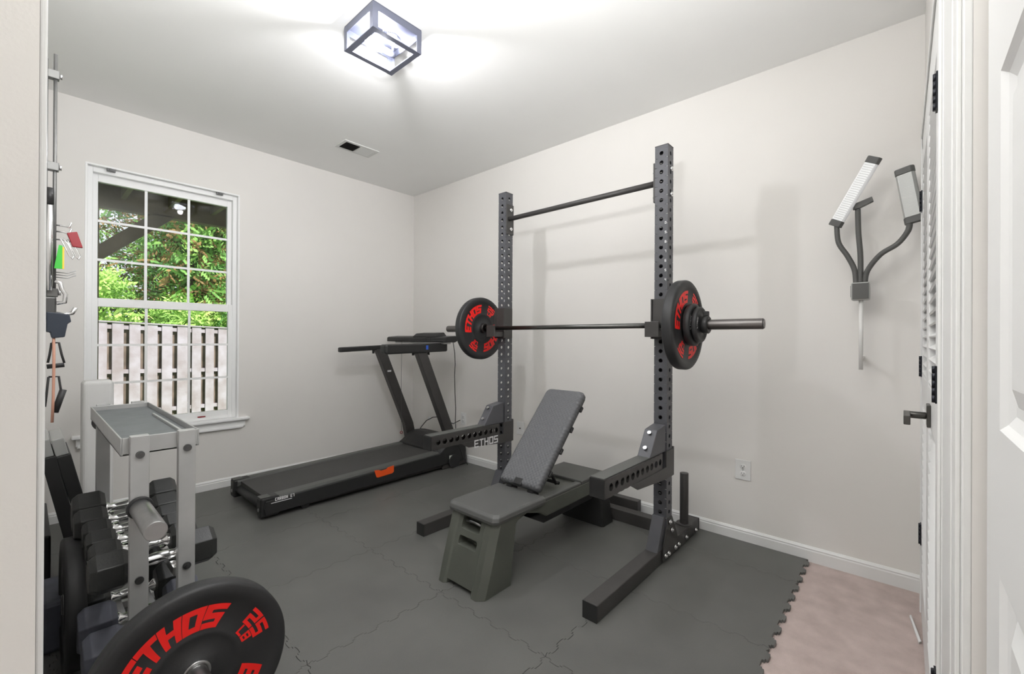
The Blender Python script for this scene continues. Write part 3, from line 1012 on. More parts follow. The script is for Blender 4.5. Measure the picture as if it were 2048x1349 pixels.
# ================================================================== squat rack
def rack():
    t = thing('squat_rack', 'tall black steel squat rack with drilled uprights and pull-up bar', 'squat rack', (2.3, 1.56, MT))
    UX = 2.3175
    ZT = 2.236
    BV = 0.003
    ups = {}
    for side, yc in (('r', 0.970), ('l', 2.143)):
        mb = MB()
        perf_tube(mb, (UX, yc, 0.088), (0, 0, 1), ZT - 0.088, (1, 0, 0), (0, 1, 0), 0.072, 0.072, first=0.025)
        up = solidify(mb.build('upright', M_BLACKLIT, t), 0.003)
        ups[side] = up
        cp = MB()
        cp.box(UX - 0.037, UX + 0.037, yc - 0.037, yc + 0.037, ZT, ZT + 0.004)
        cp.build('top_cap', M_BLACK, up, bev=0.001)
        nums = MB()
        cs = [0.088 + 0.025 + k * PIT for k in range(60)]
        cs = [c for c in cs if c < ZT - 0.02]
        seq = ['0', '9', '8', '7', '6', '5', '4'] if side == 'r' else ['0', '9', '8', '7', '6', '5', '4', '3']
        start = len(cs) - 8
        for q, ch in enumerate(seq):
            zc = cs[start - q] - 0.028
            letters(nums, ch, 0.011, lambda u, v, zc=zc: Vector((UX - 0.0366, yc - 0.024 - u, zc + v)), wt=0.2)
        nums.build('hole_numbers', M_WHITEP, up, nrm=False)
        # base rail
        mb = MB()
        mb.box(1.587, 2.792, yc - 0.031, yc + 0.041, MT, 0.086)
        br = mb.build('base_rail', M_BLACK, t, bev=0.004)
        mb = MB()
        mb.box(2.792, 2.795, yc - 0.033, yc + 0.043, MT, 0.087)
        mb.build('end_cap', M_PDARK, br)
        mb = MB()
        mb.box(1.584, 1.587, yc - 0.030, yc + 0.040, MT + 0.001, 0.085)
        mb.build('end_cap', M_PDARK, br)
        # gusset plates either side of the upright foot
        for yy in (yc - 0.037, yc + 0.043):
            mb = MB()
            mb.prism([(2.235, 0.030), (2.235, 0.10), (2.30, 0.235), (2.350, 0.235), (2.43, 0.10), (2.60, 0.075), (2.74, 0.030)], -0.003, 0.003, M=XZ(yy))
            mb.build('gusset_plate', M_BLACK, t, bev=0.001)
        mb = MB()
        mb.prism([(2.18, 0.086), (2.262, 0.25), (2.282, 0.25), (2.282, 0.086)], -0.030, 0.034, M=XZ(yc))
        mb.build('foot_brace', M_BLACKLIT, t, bev=0.002)
        for bx, bz in ((2.252, 0.055), (2.29, 0.055), (2.384, 0.055), (2.43, 0.055), (2.546, 0.055), (2.70, 0.046), (2.335, 0.165), (2.31, 0.215)):
            mb = MB()
            mb.cyl((bx, yc - 0.040, bz), (bx, yc - 0.049, bz), 0.0125, n=6)
            mb.cyl((bx, yc - 0.049, bz), (bx, yc - 0.055, bz), 0.0065, n=12)
            mb.build('bolt', M_CHROME, t)
        # plate storage peg
        mb = MB()
        mb.cyl((2.645, yc + 0.005, 0.086), (2.645, yc + 0.005, 0.392), 0.0245, n=28)
        mb.cyl((2.645, yc + 0.005, 0.086), (2.645, yc + 0.005, 0.094), 0.045, n=28)
        mb.build('storage_peg', M_BLACK, t, bev=0.002)
        # safety arm
        sgn = 1
        y0, y1 = yc - 0.037, yc + 0.037
        mb = MB()
        perf_tube(mb, (1.632, yc, 0.556), (1, 0, 0), 0.595, (0, 0, 1), (0, 1, 0), 0.082, 0.072, first=0.052, r=0.0175, holeB=False, holeA=True)
        arm = solidify(mb.build('safety_arm', M_BLACK, t), 0.003)
        mb = MB()
        mb.box(1.629, 1.632, yc - 0.036, yc + 0.036, 0.515, 0.597)
        mb.build('end_plate', M_PDARK, arm, bev=0.001)
        mb = MB()
        mb.box(1.632, 2.10, yc - 0.034, yc + 0.034, 0.597, 0.602)
        mb.build('top_liner', M_RAILP, arm, bev=0.002)
        for yy in (yc - 0.040, yc + 0.040):
            mb = MB()
            mb.prism([(1.84, 0.520), (1.90, 0.478), (2.262, 0.440), (2.36, 0.440), (2.36, 0.655), (2.262, 0.720), (2.20, 0.655), (2.10, 0.597), (1.84, 0.597)] if False else
                     [(1.86, 0.518), (1.93, 0.482), (2.25, 0.455), (2.365, 0.455), (2.365, 0.60), (2.262, 0.60), (2.262, 0.517)], -0.003, 0.003, M=XZ(yy))
            mb.build('arm_gusset', M_BLACK, arm, bev=0.001)
        mb = MB()
        mb.prism([(2.075, 0.597), (2.165, 0.725), (2.270, 0.740), (2.270, 0.597)], -0.034, 0.034, M=XZ(yc))
        mb.build('arm_brace', M_BLACKLIT, arm, bev=0.004)
        mb = MB()
        mb.cyl((2.10, yc, 0.640), (2.093, yc, 0.646), 0.010, n=12)
        mb.cyl((2.15, yc, 0.709), (2.143, yc, 0.715), 0.010, n=12)
        mb.build('brace_bolt', M_STEEL, arm)
        mb = MB()
        mb.box(2.355, 2.368, yc - 0.042, yc + 0.042, 0.50, 0.61)
        mb.build('rear_bracket', M_BLACK, arm, bev=0.002)
        if side == 'l':
            tx = MB()
            letters(tx, 'ETHOS', 0.042, lambda u, v: Vector((2.09 + u, yc - 0.0438, 0.474 + v)), wt=0.22, width=1.05, gap=0.5)
            tx.build('brand_lettering', M_WHITEP, arm, nrm=False)['label'] = 'white lettering on the gusset'
        # J-cup
        mb = MB()
        for yy in (yc - 0.042, yc + 0.042):
            mb.box(2.255, 2.345, yy - 0.004, yy + 0.004, 1.195, 1.410)
        mb.box(2.262, 2.274, yc - 0.038, yc + 0.038, 1.195, 1.410)
        mb.prism([(2.165, 1.205), (2.165, 1.285), (2.177, 1.285), (2.182, 1.238), (2.27, 1.238), (2.27, 1.205)], -0.038, 0.038, M=XZ(yc))
        mb.build('j_cup', M_BLACK, t, bev=0.002)
        # pull-up bar mounting plate on the inner side
        inn = 1 if side == 'r' else -1
        yi = yc + inn * 0.0365
        mb = MB()
        mb.box(UX - 0.036, UX + 0.036, min(yi, yi + inn * 0.010), max(yi, yi + inn * 0.010), 1.938, 2.152)
        mp = mb.build('mounting_plate', M_BLACK, t, bev=0.002)
        for zz in (1.975, 2.112):
            for (ya, yb) in ((yi + inn * 0.010, yi + inn * 0.020), (yc - inn * 0.036, yc - inn * 0.046)):
                mb = MB()
                mb.cyl((UX, ya, zz), (UX, yb, zz), 0.0125, n=6)
                mb.cyl((UX, yb, zz), (UX, yb + (yb - ya) * 0.5, zz), 0.006, n=10)
                mb.build('mounting_bolt', M_CHROME, mp)
    mb = MB()
    mb.cyl((UX - 0.01, 1.017, 2.047), (UX - 0.01, 2.097, 2.047), 0.0165, n=24)
    mb.build('pull_up_bar', M_BLACK, t)
    mb = MB()
    mb.box(2.575, 2.645, 1.011, 2.112, MT, 0.086)
    mb.build('cross_member', M_BLACK, t, bev=0.004)
    mb = MB()
    mb.box(2.70, 2.755, 1.30, 1.85, 0.030, 0.120)
    mb.box(2.64, 2.70, 1.50, 1.56, 0.030, 0.080)
    mb.build('rear_stabiliser', M_BLACK, t, bev=0.004)
    place(t)
rack()

# ================================================================== barbell and its plates
BX, BZ = 2.222, 1.2655
def barbell():
    t = thing('barbell', 'long steel barbell resting across the J-cups of the rack', 'barbell', (BX, 1.565, BZ))
    mb = MB()
    mb.cyl((BX, 0.885, BZ), (BX, 2.245, BZ), 0.0140, n=24)
    mb.build('shaft', M_BARSH, t)
    for (a, b, s_) in ((0.885, 0.468, -1), (2.245, 2.662, 1)):
        mb = MB()
        mb.cyl((BX, a, BZ), (BX, b, BZ), 0.0248, n=32)
        mb.cyl((BX, a, BZ), (BX, a + s_ * 0.030, BZ), 0.036, n=32)
        mb.cyl((BX, b, BZ), (BX, b + s_ * 0.004, BZ), 0.0215, n=32)
        sl = mb.build('sleeve', M_SLV, t, bev=0.0015)
    place(t)
barbell()
bumper('bumper_plate', (BX, 0.825, BZ), (0, -1, 0), 0.225, 0.050, 'black bumper plate with red lettering on the near end of the barbell', 2.5, 'plates with red lettering', sides=(1,))
bumper('bumper_plate', (BX, 2.300, BZ), (0, -1, 0), 0.225, 0.050, 'black bumper plate with red lettering on the far end of the barbell', 2.55, 'plates with red lettering', sides=(1,))
def change_plate(y, R, T, label):
    t = thing('weight_plate', label, 'weight plate', (BX, y, BZ))
    h = T / 2
    mb = MB()
    mb.lathe([(0.0252, h), (R * 0.45, h), (R * 0.52, h - 0.005), (R * 0.80, h - 0.005), (R * 0.86, h), (R * 0.95, h), (R, h - 0.004), (R, -h + 0.004), (R * 0.95, -h), (0.0252, -h)], (BX, y, BZ), (0, -1, 0), n=64, closed=True)
    d = mb.build('rubber_disc', M_RUB, t)
    tx = MB()
    def fn(u, v):
        a = PI * 0.95 - u / (R * 0.66)
        rr = R * 0.60 + v
        return Vector((BX + math.cos(a) * rr, y - h + 0.0042, BZ + math.sin(a) * rr))
    letters(tx, 'ETHOS', R * 0.15, fn, wt=0.2)
    tx.build('lettering', M_WHITEP, t, nrm=False)
    place(t)
change_plate(0.779, 0.105, 0.032, 'thick small black plate against the near bumper plate')
change_plate(0.747, 0.088, 0.024, 'small black change plate, outermost on the near end of the bar')
def collar(y, label):
    t = thing('barbell_collar', label, 'collar', (BX, y, BZ))
    mb = MB()
    mb.lathe([(0.0252, 0.014), (0.040, 0.014), (0.044, 0.010), (0.044, -0.010), (0.040, -0.014), (0.0252, -0.014)], (BX, y, BZ), (0, -1, 0), n=40, closed=True)
    mb.build('clamp_ring', M_PDARK, t)
    mb = MB()
    mb.box(BX - 0.012, BX + 0.012, y - 0.012, y + 0.012, BZ + 0.040, BZ + 0.066)
    mb.build('lever', M_PDARK, t, bev=0.004)
    place(t)
collar(0.716, 'black clamp collar on the near end of the barbell')

# ================================================================== bench
def bench():
    t = thing('workout_bench', 'grey deck style workout bench with raised padded backrest inside the rack', 'bench', (1.9, 1.55, MT))
    yc = 1.552
    ZS = 0.372
    def sec(x0, x1, hw, z, ch=0.030):
        return [(x0 + ch, yc - hw, z), (x1 - 0.005, yc - hw, z), (x1, yc - hw + 0.005, z), (x1, yc + hw - 0.005, z), (x1 - 0.005, yc + hw, z), (x0 + ch, yc + hw, z), (x0, yc + hw - ch, z), (x0, yc - hw + ch, z)]
    # front leg block (tapered), with a recessed centre panel on its outer face
    def lsec(x0, x1, hw, z, ch=0.030, rec=0.009):
        return [(x0 + ch, yc - hw, z), (x1 - 0.005, yc - hw, z), (x1, yc - hw + 0.005, z), (x1, yc + hw - 0.005, z), (x1 - 0.005, yc + hw, z), (x0 + ch, yc + hw, z), (x0, yc + hw - ch, z),
                (x0, yc + 0.098, z), (x0 + rec, yc + 0.088, z), (x0 + rec, yc - 0.088, z), (x0, yc - 0.098, z), (x0, yc - hw + ch, z)]
    mb = MB()
    mb.loft([lsec(1.352, 1.560, 0.160, MT), lsec(1.378, 1.562, 0.164, 0.10), lsec(1.438, 1.590, 0.166, 0.30), lsec(1.452, 1.63, 0.166, 0.335)])
    leg = mb.build('front_leg_block', M_BASEG)
    cut = MB()
    cut.box(1.2, 1.500, yc - 0.062, yc + 0.062, 0.262, 0.318, bev=0.012)
    cut.box(1.2, 1.475, yc - 0.062, yc + 0.062, 0.190, 0.232, bev=0.010)
    cut.box(1.2, 1.60, yc - 0.085, yc + 0.085, -0.02, 0.034)
    boolean_cut(leg, cut)
    leg.parent = t
    bv = leg.modifiers.new('bevel', 'BEVEL'); bv.width = 0.006; bv.segments = 2; bv.limit_method = 'ANGLE'; bv.angle_limit = math.radians(30)
    mb = MB()
    mb.tube([(1.468, yc - 0.055, 0.292), (1.462, yc, 0.300), (1.468, yc + 0.055, 0.292)], 0.008, n=10)
    mb.build('grip_bar', M_STEEL, leg, smooth=True)
    # upper deck body from front leg to rear
    mb = MB()
    mb.prism([(1.56, 0.270), (1.60, 0.300), (1.68, 0.318), (1.78, 0.290), (1.84, 0.255), (2.38, 0.255), (2.42, 0.345), (1.56, 0.345)], -0.158, 0.158, M=XZ(yc))
    body = mb.build('deck_body', M_BASEG, t, bev=0.010)
    # dark side skirt under the deck
    mb = MB()
    mb.prism([(1.74, 0.268), (1.86, 0.205), (2.34, 0.205), (2.40, 0.262)], -0.125, 0.125, M=XZ(yc))
    mb.build('under_rail', M_PDARK, t, bev=0.006)
    # seat pad
    mb = MB()
    mb.loft([sec(1.436, 1.815, 0.168, 0.330, 0.022), sec(1.434, 1.815, 0.172, 0.345, 0.022), sec(1.440, 1.813, 0.170, 0.362, 0.022), sec(1.456, 1.805, 0.158, ZS, 0.020)])
    mb.build('seat', M_SEAT, t, bev=0.008, seg=3)
    # rear leg block, splayed
    mb = MB()
    mb.loft([sec(2.415, 2.545, 0.160, MT, 0.012), sec(2.395, 2.50, 0.162, 0.16, 0.012), sec(2.36, 2.44, 0.160, 0.335, 0.012), sec(2.35, 2.43, 0.152, 0.352, 0.012)])
    rl = mb.build('rear_leg_block', M_PDARK, t, bev=0.008)
    # rear platform with a slot where the pad tucks in
    mb = MB()
    mb.box(2.17, 2.44, yc - 0.158, yc + 0.158, 0.338, 0.362)
    mb.box(1.80, 2.17, yc - 0.158, yc - 0.115, 0.338, 0.355).box(1.80, 2.17, yc + 0.115, yc + 0.158, 0.338, 0.355)
    mb.build('rear_platform', M_RAILP, t, bev=0.006)
    # ratchet strut
    mb = MB()
    mb.tube([(2.04, yc - 0.07, 0.36), (1.95, yc - 0.07, 0.49)], 0.009, n=10)
    mb.tube([(2.04, yc + 0.07, 0.36), (1.95, yc + 0.07, 0.49)], 0.009, n=10)
    mb.tube([(2.04, yc - 0.09, 0.368), (2.04, yc + 0.09, 0.368)], 0.010, n=10)
    mb.build('support_strut', M_PDARK, t, smooth=True)
    for yy in (yc - 0.075, yc + 0.075):
        mb = MB()
        mb.box(1.795, 1.850, yy - 0.020, yy + 0.020, 0.345, 0.385)
        mb.build('hinge_block', M_PDARK, t, bev=0.004)
    # backrest
    x0, z0, x1, z1 = 1.812, 0.378, 2.262, 0.850
    L = math.hypot(x1 - x0, z1 - z0)
    a = math.atan2(z1 - z0, x1 - x0)
    R = Matrix.Translation((x0, yc, z0)) @ Matrix.Rotation(-a, 4, 'Y')
    def lp(p):
        return R @ Vector(p)
    def rr(hw, z, i=0.0, l0=0.0, l1=L, c=0.03):
        pts = []
        for (cx_, cy_, a0) in ((l1 - c - i, hw - c, 0), (l0 + c * 0.5 + i, hw - c * 0.5, 90), (l0 + c * 0.5 + i, -hw + c * 0.5, 180), (l1 - c - i, -hw + c, 270)):
            rad = c if a0 in (0, 270) else c * 0.5
            for k in range(5):
                an = math.radians(a0 + k * 22.5)
                pts.append(lp((cx_ + rad * math.cos(an), cy_ + rad * math.sin(an), z)))
        return pts
    mb = MB()
    mb.loft([rr(0.128, -0.002, 0.006), rr(0.138, 0.006), rr(0.139, 0.030), rr(0.133, 0.042, 0.006), rr(0.120, 0.048, 0.018)])
    bo = mb.build('backrest', M_PAD, t, bev=0.0)
    for p in bo.data.polygons:
        p.use_smooth = len(p.vertices) == 4
    mb = MB()
    mb.loft([rr(0.120, -0.022, 0.02), rr(0.132, -0.006, 0.004), rr(0.132, -0.002, 0.004)])
    bs = mb.build('back_shell', M_BASEG, bo)
    for q in range(4):
        mb = MB()
        mb.box(0.10 + q * 0.145, 0.135 + q * 0.145, -0.143, -0.128, -0.014, 0.002, M=R)
        mb.build('strap_hook', M_PDARK, bo, bev=0.003)
    mb = MB()
    mb.box(-0.004, 0.035, -0.028, 0.028, 0.030, 0.0490, M=R)
    mb.build('latch', M_PDARK, bo, bev=0.004)
    place(t)
bench()

# ================================================================== treadmill
def treadmill():
    t = thing('treadmill', 'black folding treadmill along the window wall, pushed into the corner', 'treadmill', (1.9, 3.4, MT))
    x0, x1 = 1.035, 2.78
    def zt(x):      # deck rises slightly to the front
        return 0.150 + 0.022 * (x - 1.0)
    # side rails
    for (ya, yb, nm) in ((3.060, 3.150, 'side_rail'), (3.585, 3.675, 'side_rail')):
        secs = []
        for x in (x0, x0 + 0.03, 1.6, 2.5):
            z = zt(x)
            lo = 0.06 if x > x0 + 0.01 else 0.10
            secs.append([(x, ya, lo), (x, yb, lo), (x, yb, z - 0.012), (x, yb - 0.012, z), (x, ya + 0.012, z), (x, ya, z - 0.012)])
        mb = MB()
        mb.loft(secs)
        mb.build(nm, M_RAILP, t, bev=0.004)
    mb = MB()
    secs = []
    for x in (x0 + 0.02, 2.5):
        z = zt(x)
        secs.append([(x, 3.150, 0.06), (x, 3.585, 0.06), (x, 3.585, z - 0.008), (x, 3.150, z - 0.008)])
    mb.loft(secs)
    mb.build('belt', M_BELT, t)
    # near side skirt (dark panel with logo)
    mb = MB()
    mb.prism([(x0 + 0.005, 0.045), (x0 - 0.005, 0.085), (x0 + 0.005, zt(1.0) - 0.018), (2.52, zt(2.52) - 0.018), (2.52, 0.060), (1.35, 0.050)], -0.010, 0.006, M=XZ(3.056))
    sk = mb.build('side_skirt', M_PDARK, t, bev=0.003)
    def side(u, v):
        return Vector((1.155 + u, 3.0452, 0.126 + v))
    tx = MB()
    letters(tx, 'CARBON E7', 0.017, side, wt=0.2, width=0.7)
    tx.box(1.07, 1.20, 3.0450, 3.0458, 0.113, 0.117)
    tx.build('side_lettering', M_WHITEP, sk, nrm=False)
    lg = MB()
    lg.prism([(1.812, 0.165), (1.850, 0.160), (1.872, 0.150), (1.915, 0.152), (1.930, 0.163), (1.985, 0.168), (1.985, 0.118), (1.970, 0.108), (1.845, 0.103), (1.830, 0.108)], -0.0008, 0.0008, M=XZ(3.0455))
    lg.build('logo', M_ORANGE, sk)['label'] = 'orange-red logo badge on the side'
    mb = MB()
    mb.cyl((x0 + 0.02, 3.075, 0.085), (x0 + 0.02, 3.66, 0.085), 0.030, n=24)
    mb.build('rear_roller', M_PDARK, t)
    for ya in (3.060, 3.600):
        mb = MB()
        mb.box(x0 - 0.022, x0 + 0.095, ya - 0.004, ya + 0.079, 0.028, zt(x0) + 0.004)
        ec = mb.build('end_cap', M_PDARK, t, bev=0.012)
        mb = MB()
        mb.box(x0 - 0.020, x0 + 0.04, ya + 0.004, ya + 0.070, zt(x0) + 0.004, zt(x0) + 0.006)
        mb.build('foot_marker', M_RAILP, ec)
        mb = MB()
        mb.cyl((x0 - 0.0225, ya + 0.035, 0.075), (x0 - 0.026, ya + 0.035, 0.075), 0.012, n=16)
        mb.build('adjuster', M_STEEL, ec)
    for ya in (3.09, 3.62):
        mb = MB()
        mb.cyl((1.30, ya - 0.02, 0.040), (1.30, ya + 0.02, 0.040), 0.028, n=20)
        mb.build('rear_foot', M_RUB, t)
    # lower frame tube
    mb = MB()
    mb.box(1.30, 2.70, 3.075, 3.115, 0.030, 0.060).box(1.30, 2.70, 3.620, 3.660, 0.030, 0.060)
    mb.build('frame_tube', M_BLACK, t, bev=0.006)
    # motor hood
    def hs(x, z, hw=0.315, z0=0.055):
        yc = 3.3675
        return [(x, yc - hw, z0), (x, yc + hw, z0), (x, yc + hw, z - 0.04), (x, yc + hw - 0.03, z - 0.006), (x, yc + hw - 0.09, z), (x, yc - hw + 0.09, z), (x, yc - hw + 0.03, z - 0.006), (x, yc - hw, z - 0.04)]
    mb = MB()
    mb.loft([hs(2.44, 0.192), hs(2.48, 0.215), hs(2.54, 0.262), hs(2.60, 0.285), hs(2.70, 0.280), hs(2.76, 0.240), hs(2.785, 0.18, 0.30)])
    ho = mb.build('motor_hood', M_PDARK, t, bev=0.006)
    mb = MB()
    mb.box(2.565, 2.625, 3.0465, 3.0490, 0.080, 0.130)
    mb.build('warning_sticker', M_TAG, ho)
    # posts
    for (ya, yb, top, hz) in ((3.065, 3.125, 0, 0), (3.700, 3.760, 0, 0)):
        mb = MB()
        mb.loft([[(xx - 0.050, ya, z), (xx + 0.050, ya, z), (xx + 0.050, yb, z), (xx - 0.050, yb, z)] for xx, z in ((2.640, 0.10), (2.590, 0.335), (2.268, 1.085))])
        po = mb.build('post', M_BLACK, t, bev=0.006)
        if ya > 3.5:
            mb = MB()
            mb.box(2.335, 2.375, ya - 0.002, ya, 0.865, 0.880)
            mb.build('sticker', M_WHITEP, po)
        mb = MB()
        mb.box(2.50, 2.79, ya - 0.004, yb + 0.004, MT, 0.10)
        mb.build('base_foot', M_BLACK, t, bev=0.010)
        mb = MB()
        mb.cyl((2.62, ya - 0.028, 0.075), (2.62, ya - 0.006, 0.075), 0.060, n=28)
        mb.build('transport_wheel', M_RUB, t)
    # handrails
    mb = MB()
    mb.loft([[(1.905, 3.060, 1.070), (1.905, 3.130, 1.070), (1.905, 3.130, 1.135), (1.905, 3.060, 1.135)], [(1.925, 3.050, 1.060), (1.925, 3.140, 1.060), (1.925, 3.140, 1.140), (1.925, 3.050, 1.140)], [(2.54, 3.050, 1.074), (2.54, 3.140, 1.074), (2.54, 3.140, 1.150), (2.54, 3.050, 1.150)]])
    mb.build('handrail', M_PDARK, t, bev=0.012)
    mb = MB()
    mb.loft([[(x_, y_, z_ + (x_ - 1.86) * 0.04) for (y_, z_) in ((3.705, 1.062), (3.755, 1.062), (3.755, 1.106), (3.705, 1.106))] for x_ in (1.862, 2.50)])
    mb.build('handrail', M_PDARK, t, bev=0.010)
    for (yy, xx) in ((3.095, 2.20), (3.095, 2.36), (3.73, 2.20), (3.73, 2.34)):
        mb = MB()
        mb.cyl((xx, yy, 1.045), (xx, yy, 1.075), 0.011, n=12)
        mb.build('rail_bolt', M_PDARK, t)
    # console
    mb = MB()
    mb.prism([(2.44, 1.158), (2.44, 1.196), (2.455, 1.205), (2.56, 1.215), (2.575, 1.205), (2.575, 1.165), (2.55, 1.155)], 2.960, 3.880, M=XZ(0.0))
    co = mb.build('console', M_PDARK, t, bev=0.006)
    mb = MB()
    mb.box(2.47, 2.55, 3.02, 3.78, 1.140, 1.157)
    mb.build('console_tray', M_STEEL, co, bev=0.003)
    mb = MB()
    mb.loft([[(2.445, 3.10, 1.203), (2.445, 3.46, 1.203), (2.57, 3.46, 1.213), (2.57, 3.10, 1.213)], [(2.465, 3.125, 1.236), (2.465, 3.425, 1.236), (2.56, 3.425, 1.246), (2.56, 3.125, 1.246)]])
    mb.build('display_pod', M_PDARK, co, bev=0.006)
    mb = MB()
    for k in range(5):
        mb.box(2.438, 2.4405, 3.15 + k * 0.022, 3.158 + k * 0.022, 1.168, 1.200)
    mb.build('grille', M_RUB, co)
    mb = MB()
    mb.box(2.30, 2.322, 3.0470, 3.0492, 1.095, 1.130)
    mb.build('blue_sticker', M_BLUEP, co)
    # safety key cord
    mb = MB()
    mb.tube([(2.36, 3.50, 1.16), (2.355, 3.50, 0.80), (2.36, 3.50, 0.32)], 0.0016, n=6)
    kc = mb.build('safety_cord', M_BOLT, t, smooth=True)
    mb = MB()
    mb.lathe([(0.010, 0.003), (0.014, 0.003), (0.014, -0.003), (0.010, -0.003)], (2.36, 3.50, 0.307), (0, 1, 0), n=16, closed=True)
    mb.build('key_ring', M_DKRED, kc)
    place(t)
treadmill()

c = MB()
c.tube([(2.56, 3.00, 1.160), (2.578, 2.999, 1.06), (2.585, 3.00, 0.96), (2.570, 2.99, 0.86), (2.576, 2.99, 0.70), (2.59, 2.995, 0.56), (2.60, 3.01, 0.45), (2.62, 3.02, 0.30), (2.70, 3.02, 0.10), (2.76, 3.02, 0.016)], 0.0035, n=8)
tag(c.build('console_cable', M_CORD, smooth=True), 'thin black cable hanging from the treadmill console beside its near post', 'cable')
c = MB()
c.tube([(2.64, 3.62, 0.24), (2.66, 3.60, 0.30), (2.68, 3.54, 0.37), (2.70, 3.46, 0.41), (2.72, 3.42, 0.415), (2.74, 3.36, 0.39), (2.79, 3.26, 0.36), (2.815, 3.19, 0.40)], 0.0042, n=8)
pc = c.build('power_cord', M_CORD, smooth=True)
tag(pc, 'black power cord looping from the treadmill hood to the wall, with a white tag', 'cable')
mb = MB()
mb.box(2.688, 2.700, 3.50, 3.53, 0.375, 0.410)
mb.build('cord_tag', M_WHITEP, pc)

# ================================================================== dumbbell rack
RX0, RX1, RY0, RY1, RZ = 0.184, 0.372, 1.668, 2.515, 0.900
def drack():
    t = thing('dumbbell_rack', 'silver grey steel dumbbell rack with a tray on top near the left wall', 'dumbbell rack', (0.278, 2.09, MT))
    th = 0.004
    tr = MB()
    tr.box(RX0, RX1, RY0, RY1, RZ - 0.052, RZ - 0.046)
    tr.box(RX0, RX0 + th, RY0, RY1, RZ - 0.052, RZ).box(RX1 - th, RX1, RY0, RY1, RZ - 0.052, RZ)
    tr.box(RX0 + th, RX1 - th, RY0, RY0 + th, RZ - 0.052, RZ).box(RX0 + th, RX1 - th, RY1 - th, RY1, RZ - 0.052, RZ)
    to = tr.build('tray', M_RACKG, t, bev=0.0015)
    li = MB()
    li.box(RX0 + th, RX1 - th, RY0 + th, RY1 - th, RZ - 0.046, RZ - 0.018)
    li.build('liner', M_TRAYL, to)
    ml = MB()
    ml.box(RX1 - 0.034, RX1 - 0.027, RY0 + 0.02, RY1 - 0.30, RZ - 0.018, RZ - 0.010)
    ml.build('divider', M_RACKG, to)
    for (px, py, s_) in ((0.224, RY0, -1), (0.336, RY0, -1), (0.224, RY1, 1), (0.336, RY1, 1)):
        p = MB()
        ya, yb = (py - 0.028, py) if s_ < 0 else (py, py + 0.028)
        p.box(px - 0.0215, px + 0.0215, ya, yb, MT, RZ + 0.006)
        po = p.build('post', M_RACKG, t, bev=0.002)
        for bz in (RZ - 0.048, 0.490, 0.20):
            b = MB()
            yo = ya if s_ < 0 else yb
            b.cyl((px, yo, bz), (px, yo + s_ * 0.006, bz), 0.0105, n=20)
            b.cyl((px, yo + s_ * 0.006, bz), (px, yo + s_ * 0.008, bz), 0.006, n=6)
            b.build('bolt', M_BOLT, po)
    # tier saddle rails
    for z in (0.455, 0.185):
        for px in (0.235, 0.318):
            b = MB()
            b.box(px - 0.010, px + 0.010, RY0, RY1, z, z + 0.028)
            b.build('tier_rail', M_CHROME if z > 0.3 else M_RACKG, t, bev=0.002)
    # weight horns at the near end
    for (hx, hz, y1_) in ((0.224, 0.700, 1.405), (0.308, 0.299, 1.330)):
        b = MB()
        b.cyl((hx, RY0 - 0.028, hz), (hx, y1_, hz), 0.0248, n=36)
        wh = b.build('weight_horn', M_STEEL, t, bev=0.002)
        b = MB()
        b.cyl((hx, RY0 - 0.028, hz), (hx, RY0 - 0.040, hz), 0.031, n=36)
        b.build('flange', M_RUB, wh, bev=0.002)
    b = MB()
    b.box(0.20, 0.36, RY0 - 0.026, RY0 + 0.01, 0.285, 0.335)
    b.build('horn_bracket', M_RACKG, t, bev=0.002)
    for (px, y0_) in ((0.224, 2.543),):
        b = MB()
        b.cyl((px, y0_, 0.825), (px, y0_ + 0.02, 0.825), 0.034, n=30)
        b.build('end_knob', M_BOLT, t)
    b = MB()
    for yy in (RY0 - 0.035, RY1 + 0.0):
        b.box(0.10, 0.46, yy, yy + 0.035, MT, MT + 0.03)
    b.build('foot', M_RACKG, t, bev=0.003)
    place(t)
drack()
bumper('bumper_plate', (0.308, 1.418, 0.299), (0, -1, 0), 0.225, 0.056, 'large black bumper plate with red lettering hung on the dumbbell rack, nearest the camera', math.radians(115), 'plates with red lettering')
bumper('bumper_plate', (0.118, 2.22, 0.238), (1, 0.0, 0.0), 0.225, 0.05, 'plain black bumper plate standing between the left wall and the dumbbell rack', 0.0, None, text=False)

# dumbbells -----------------------------------------------------------
def dumbbell(R, L, hl, hr, hm=None):
    """axis along X, centred at origin; R hex radius, L head length, hl handle half length"""
    t = thing('dumbbell', '', 'dumbbell')
    for s_ in (-1, 1):
        mb = MB()
        secs = []
        for (xx, rr) in ((hl, R * 0.80), (hl + L * 0.18, R), (hl + L * 0.82, R), (hl + L, R * 0.80)):
            secs.append([(s_ * xx, rr * math.cos(PI / 6 + k * PI / 3), rr * math.sin(PI / 6 + k * PI / 3)) for k in range(6)])
        mb.loft(secs)
        mb.build('head', hm or M_RUBG, t, bev=0.003)
    mb = MB()
    mb.lathe([(hr * 1.35, -hl), (hr * 1.35, -hl + 0.008), (hr * 0.82, -hl + 0.016), (hr, -hl * 0.4), (hr * 1.12, 0), (hr, hl * 0.4), (hr * 0.82, hl - 0.016), (hr * 1.35, hl - 0.008), (hr * 1.35, hl)], (0, 0, 0), (1, 0, 0), n=24)
    mb.build('handle', M_CHROME, t, smooth=True)
    return t
protos = {}
